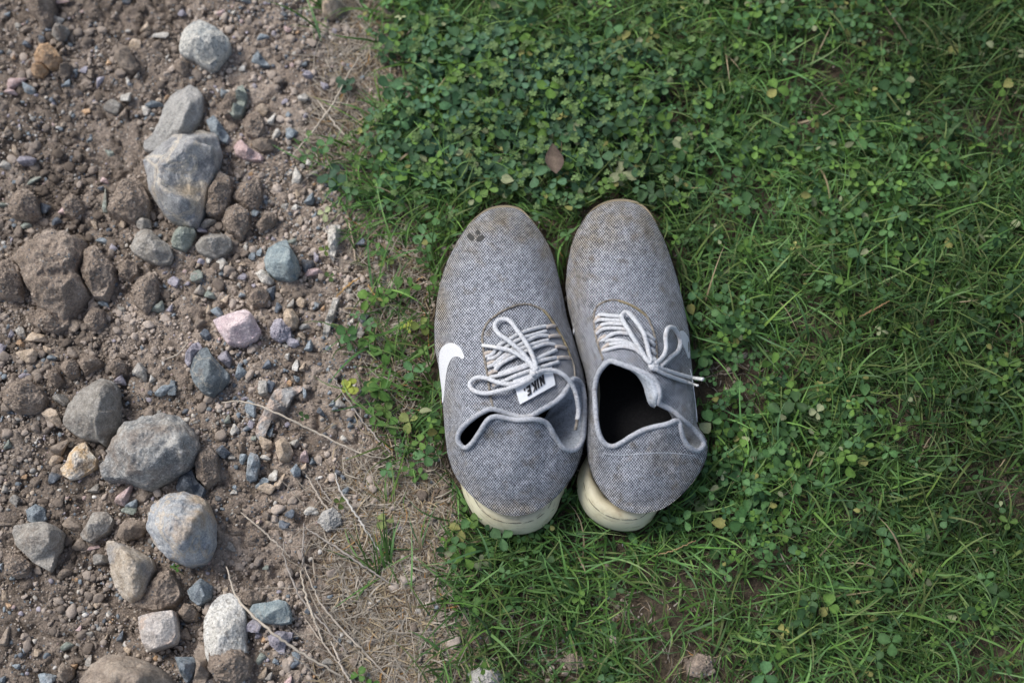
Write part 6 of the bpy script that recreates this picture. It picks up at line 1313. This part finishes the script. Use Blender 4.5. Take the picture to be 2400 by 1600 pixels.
for k, a in enumerate([(888,612,2,.0095,GG,'bright green clover left of the left shoe toe, topmost of its row'),(880,690,2,.0090,GG,'clover with rounded leaves below the topmost bright green one'),(955,692,2,.0105,GG,'pale edged clover touching the dead straw left of the left shoe'),(1018,680,1,.0085,GG,'small clover against the left shoe toe side'),
  (885,830,2,.0105,GG,'big leaved bright clover level with the white tick'),(835,915,3,.0075,YG,'yellow clover at the dirt edge left of the left shoe'),(880,925,3,.0100,GG,'green clover growing beside the yellow clover'),(915,950,2,.0095,(.10,.17,.04),'clover with an orange spotted leaf right of the yellow clover'),(905,990,2,.0095,GG,'green clover just below the spotted clover'),(962,995,1,.0085,(.12,.18,.05),'yellowish curled clover close to the left shoe side'),
  (1000,782,2,.0095,GG,'clover tucked against the left shoe above its white tick'),(955,775,1,.0085,YG,'yellow edged clover leaf left of the left shoe'),(970,1112,2,.0080,GG,'clover in the thatch beside the left shoe heel'),(765,595,1,.0065,GG,'tiny clover sprig on the bare dirt by the slate'),(775,655,1,.0055,(.13,.2,.07),'lone pale leaf sprig on the dirt left of the orange blade'),(762,505,1,.0095,PALE,'pale yellow green clover leaf on the dirt'),
  (790,430,4,.0095,GB,'blue green clover clump reaching onto the dirt'),(820,205,3,.0085,GB,'small blue green clover at the upper turf edge'),(715,985,1,.0050,(.06,.11,.04),'tiny dark sprig growing on the crusted white rock'),(800,1185,1,.0060,(.12,.16,.05),'small yellowish sprig among stalks left of the thatch'),(905,1225,1,.0085,(.06,.12,.045),'round leafed clover at the top of the thatch'),
  (430,1345,2,.0040,GG,'tiny green sprig below the big rounded boulder'),(870,1590,2,.0080,GG,'clover at the lower frame edge in the thatch'),(1085,1420,2,.0080,GG,'clover where the thatch meets the grass'),(1735,1213,3,.0110,(.06,.14,.045),'large leaved clover clump right of the right shoe heel'),(1655,1195,1,.0110,(.15,.2,.09),'pale round clover leaf beside the right shoe heel'),(1100,1175,2,.0065,GG,'small clover touching the left shoe heel')]):
    clover_plant(*a[:6], seed=700 + k, hgt=.011 if a[2] < 3 else .016)
def tuft(px, py, n, L, label, seed, az0=0.0, fan=3.1, wid=.0018, col=None):
    g = np.random.default_rng(seed); p = at(px, py, 0.0); root = bpy.data.objects.new('grass_tuft', None); COL.objects.link(root)
    gz = float(gh(p[0], p[1])); root.location = (p[0], p[1], gz); root['label'] = label; root['category'] = 'grass tuft'; root['group'] = 'single grass tufts in the thatch'
    for k in range(n):
        x = np.array([p[0] + g.normal(0, .002)]); y = np.array([p[1] + g.normal(0, .002)]); cb = grasscol(g, 1) * 1.15
        if col is not None and g.uniform() < .4: cb = np.array([col])
        v, f, c = strips(x, y, g, np.array([L * g.uniform(.5, 1.1)]), np.array([g.uniform(.3, 1.2)]), np.array([g.uniform(-.5, .2)]), np.array([wid * g.uniform(.7, 1.2)]), np.array([az0 + g.uniform(-fan, fan)]), cb, cb * 1.1, 6, side=np.array([g.normal(0, .4)]))
        link('blade', mesh_np('blade', v - np.array([p[0], p[1], gz]), f, True, c), M['grass'], root)
for a in [(912,1325,12,.055,'tall grass tuft standing in the middle of the thatch',801,1.75,.35,.0026),(890,1350,14,.060,'sprawling grass tuft with long thin blades in the thatch',802,2.9,1.6,.0016),(905,1180,12,.035,'thin reddish grass tuft above the thatch',803,1.6,1.2,.0010,(.24,.17,.09)),(935,850,12,.055,'grass tuft beside the left shoe with the longest blades',804,1.4,1.0,.0016),
          (970,1010,14,.060,'grass tuft leaning towards the left shoe side',805,.2,.8,.0016),(915,470,18,.065,'thick fine bladed tuft above the left shoe',806,2.8,.9,.0017),(960,450,14,.06,'second fine bladed tuft right beside the thick one',807,.3,.9,.0017),(850,560,8,.04,'sparse tuft at the turf edge above the bright clover',808,2.6,1.2,.0012),(985,1290,10,.05,'grass tuft at the right of the thatch',809,2.4,1.4,.0016,(.3,.24,.15)),(900,735,10,.05,'tuft of thin blades left of the left shoe waist',810,2.2,1.6,.0012)]:
    tuft(*a)
# brown dead leaf lying in the clover
g = np.random.default_rng(990); nst = 9; s_ = np.linspace(0, 1, nst); wd = .30 * np.sin(np.pi * s_ ** .85) ** .9; wd[-1] = .02; wd[0] = .02
V = np.array([v for a_, b_ in zip(s_, wd) for v in ((a_, -b_, .10 * b_ + .04 * math.sin(7 * a_)), (a_, 0, -.05 * b_), (a_, b_, .16 * b_ + .03 * math.cos(6 * a_)))]) * .030
F = np.array([f for k in range(nst - 1) for f in ((3*k, 3*k+3, 3*k+4, 3*k+1), (3*k+1, 3*k+4, 3*k+5, 3*k+2))])
cl_ = np.where((np.abs(V[:, 1:2]) < 1e-6), np.array((.20, .15, .11)), np.array((.105, .075, .06))) * g.uniform(.8, 1.2, (len(V), 1))
lo = at(1303, 407, .034); dl = link('dead_leaf', mesh_np('dead_leaf', V, F, True, cl_), M['leaf'], None, 'brown dead leaf lying on the clover above the shoes', 'leaf'); dl.location = lo; dl.rotation_euler = (.1, -.1, math.radians(96))
# the lawn goes on beyond the picture, more thinly built
x, y, g = lawn_points(26000, 406, lambda x, y, px, py: turf(x, y) * ((x > .77) | (y < -.44) | (y > .54)), -.35, 1.7, -1.3, 1.5); m = len(x); cb = grasscol(g, m)
push(*strips(x, y, g, g.uniform(.03, .075, m), g.uniform(.3, 1.2, m), g.uniform(-.6, .4, m), g.uniform(.003, .007, m), g.uniform(0, 6.283, m), cb * .9, cb * 1.1, 3, side=g.normal(0, .6, m)))
flush('outlying_grass', M['grass'], 'grass of the lawn beyond the picture', 'grass')
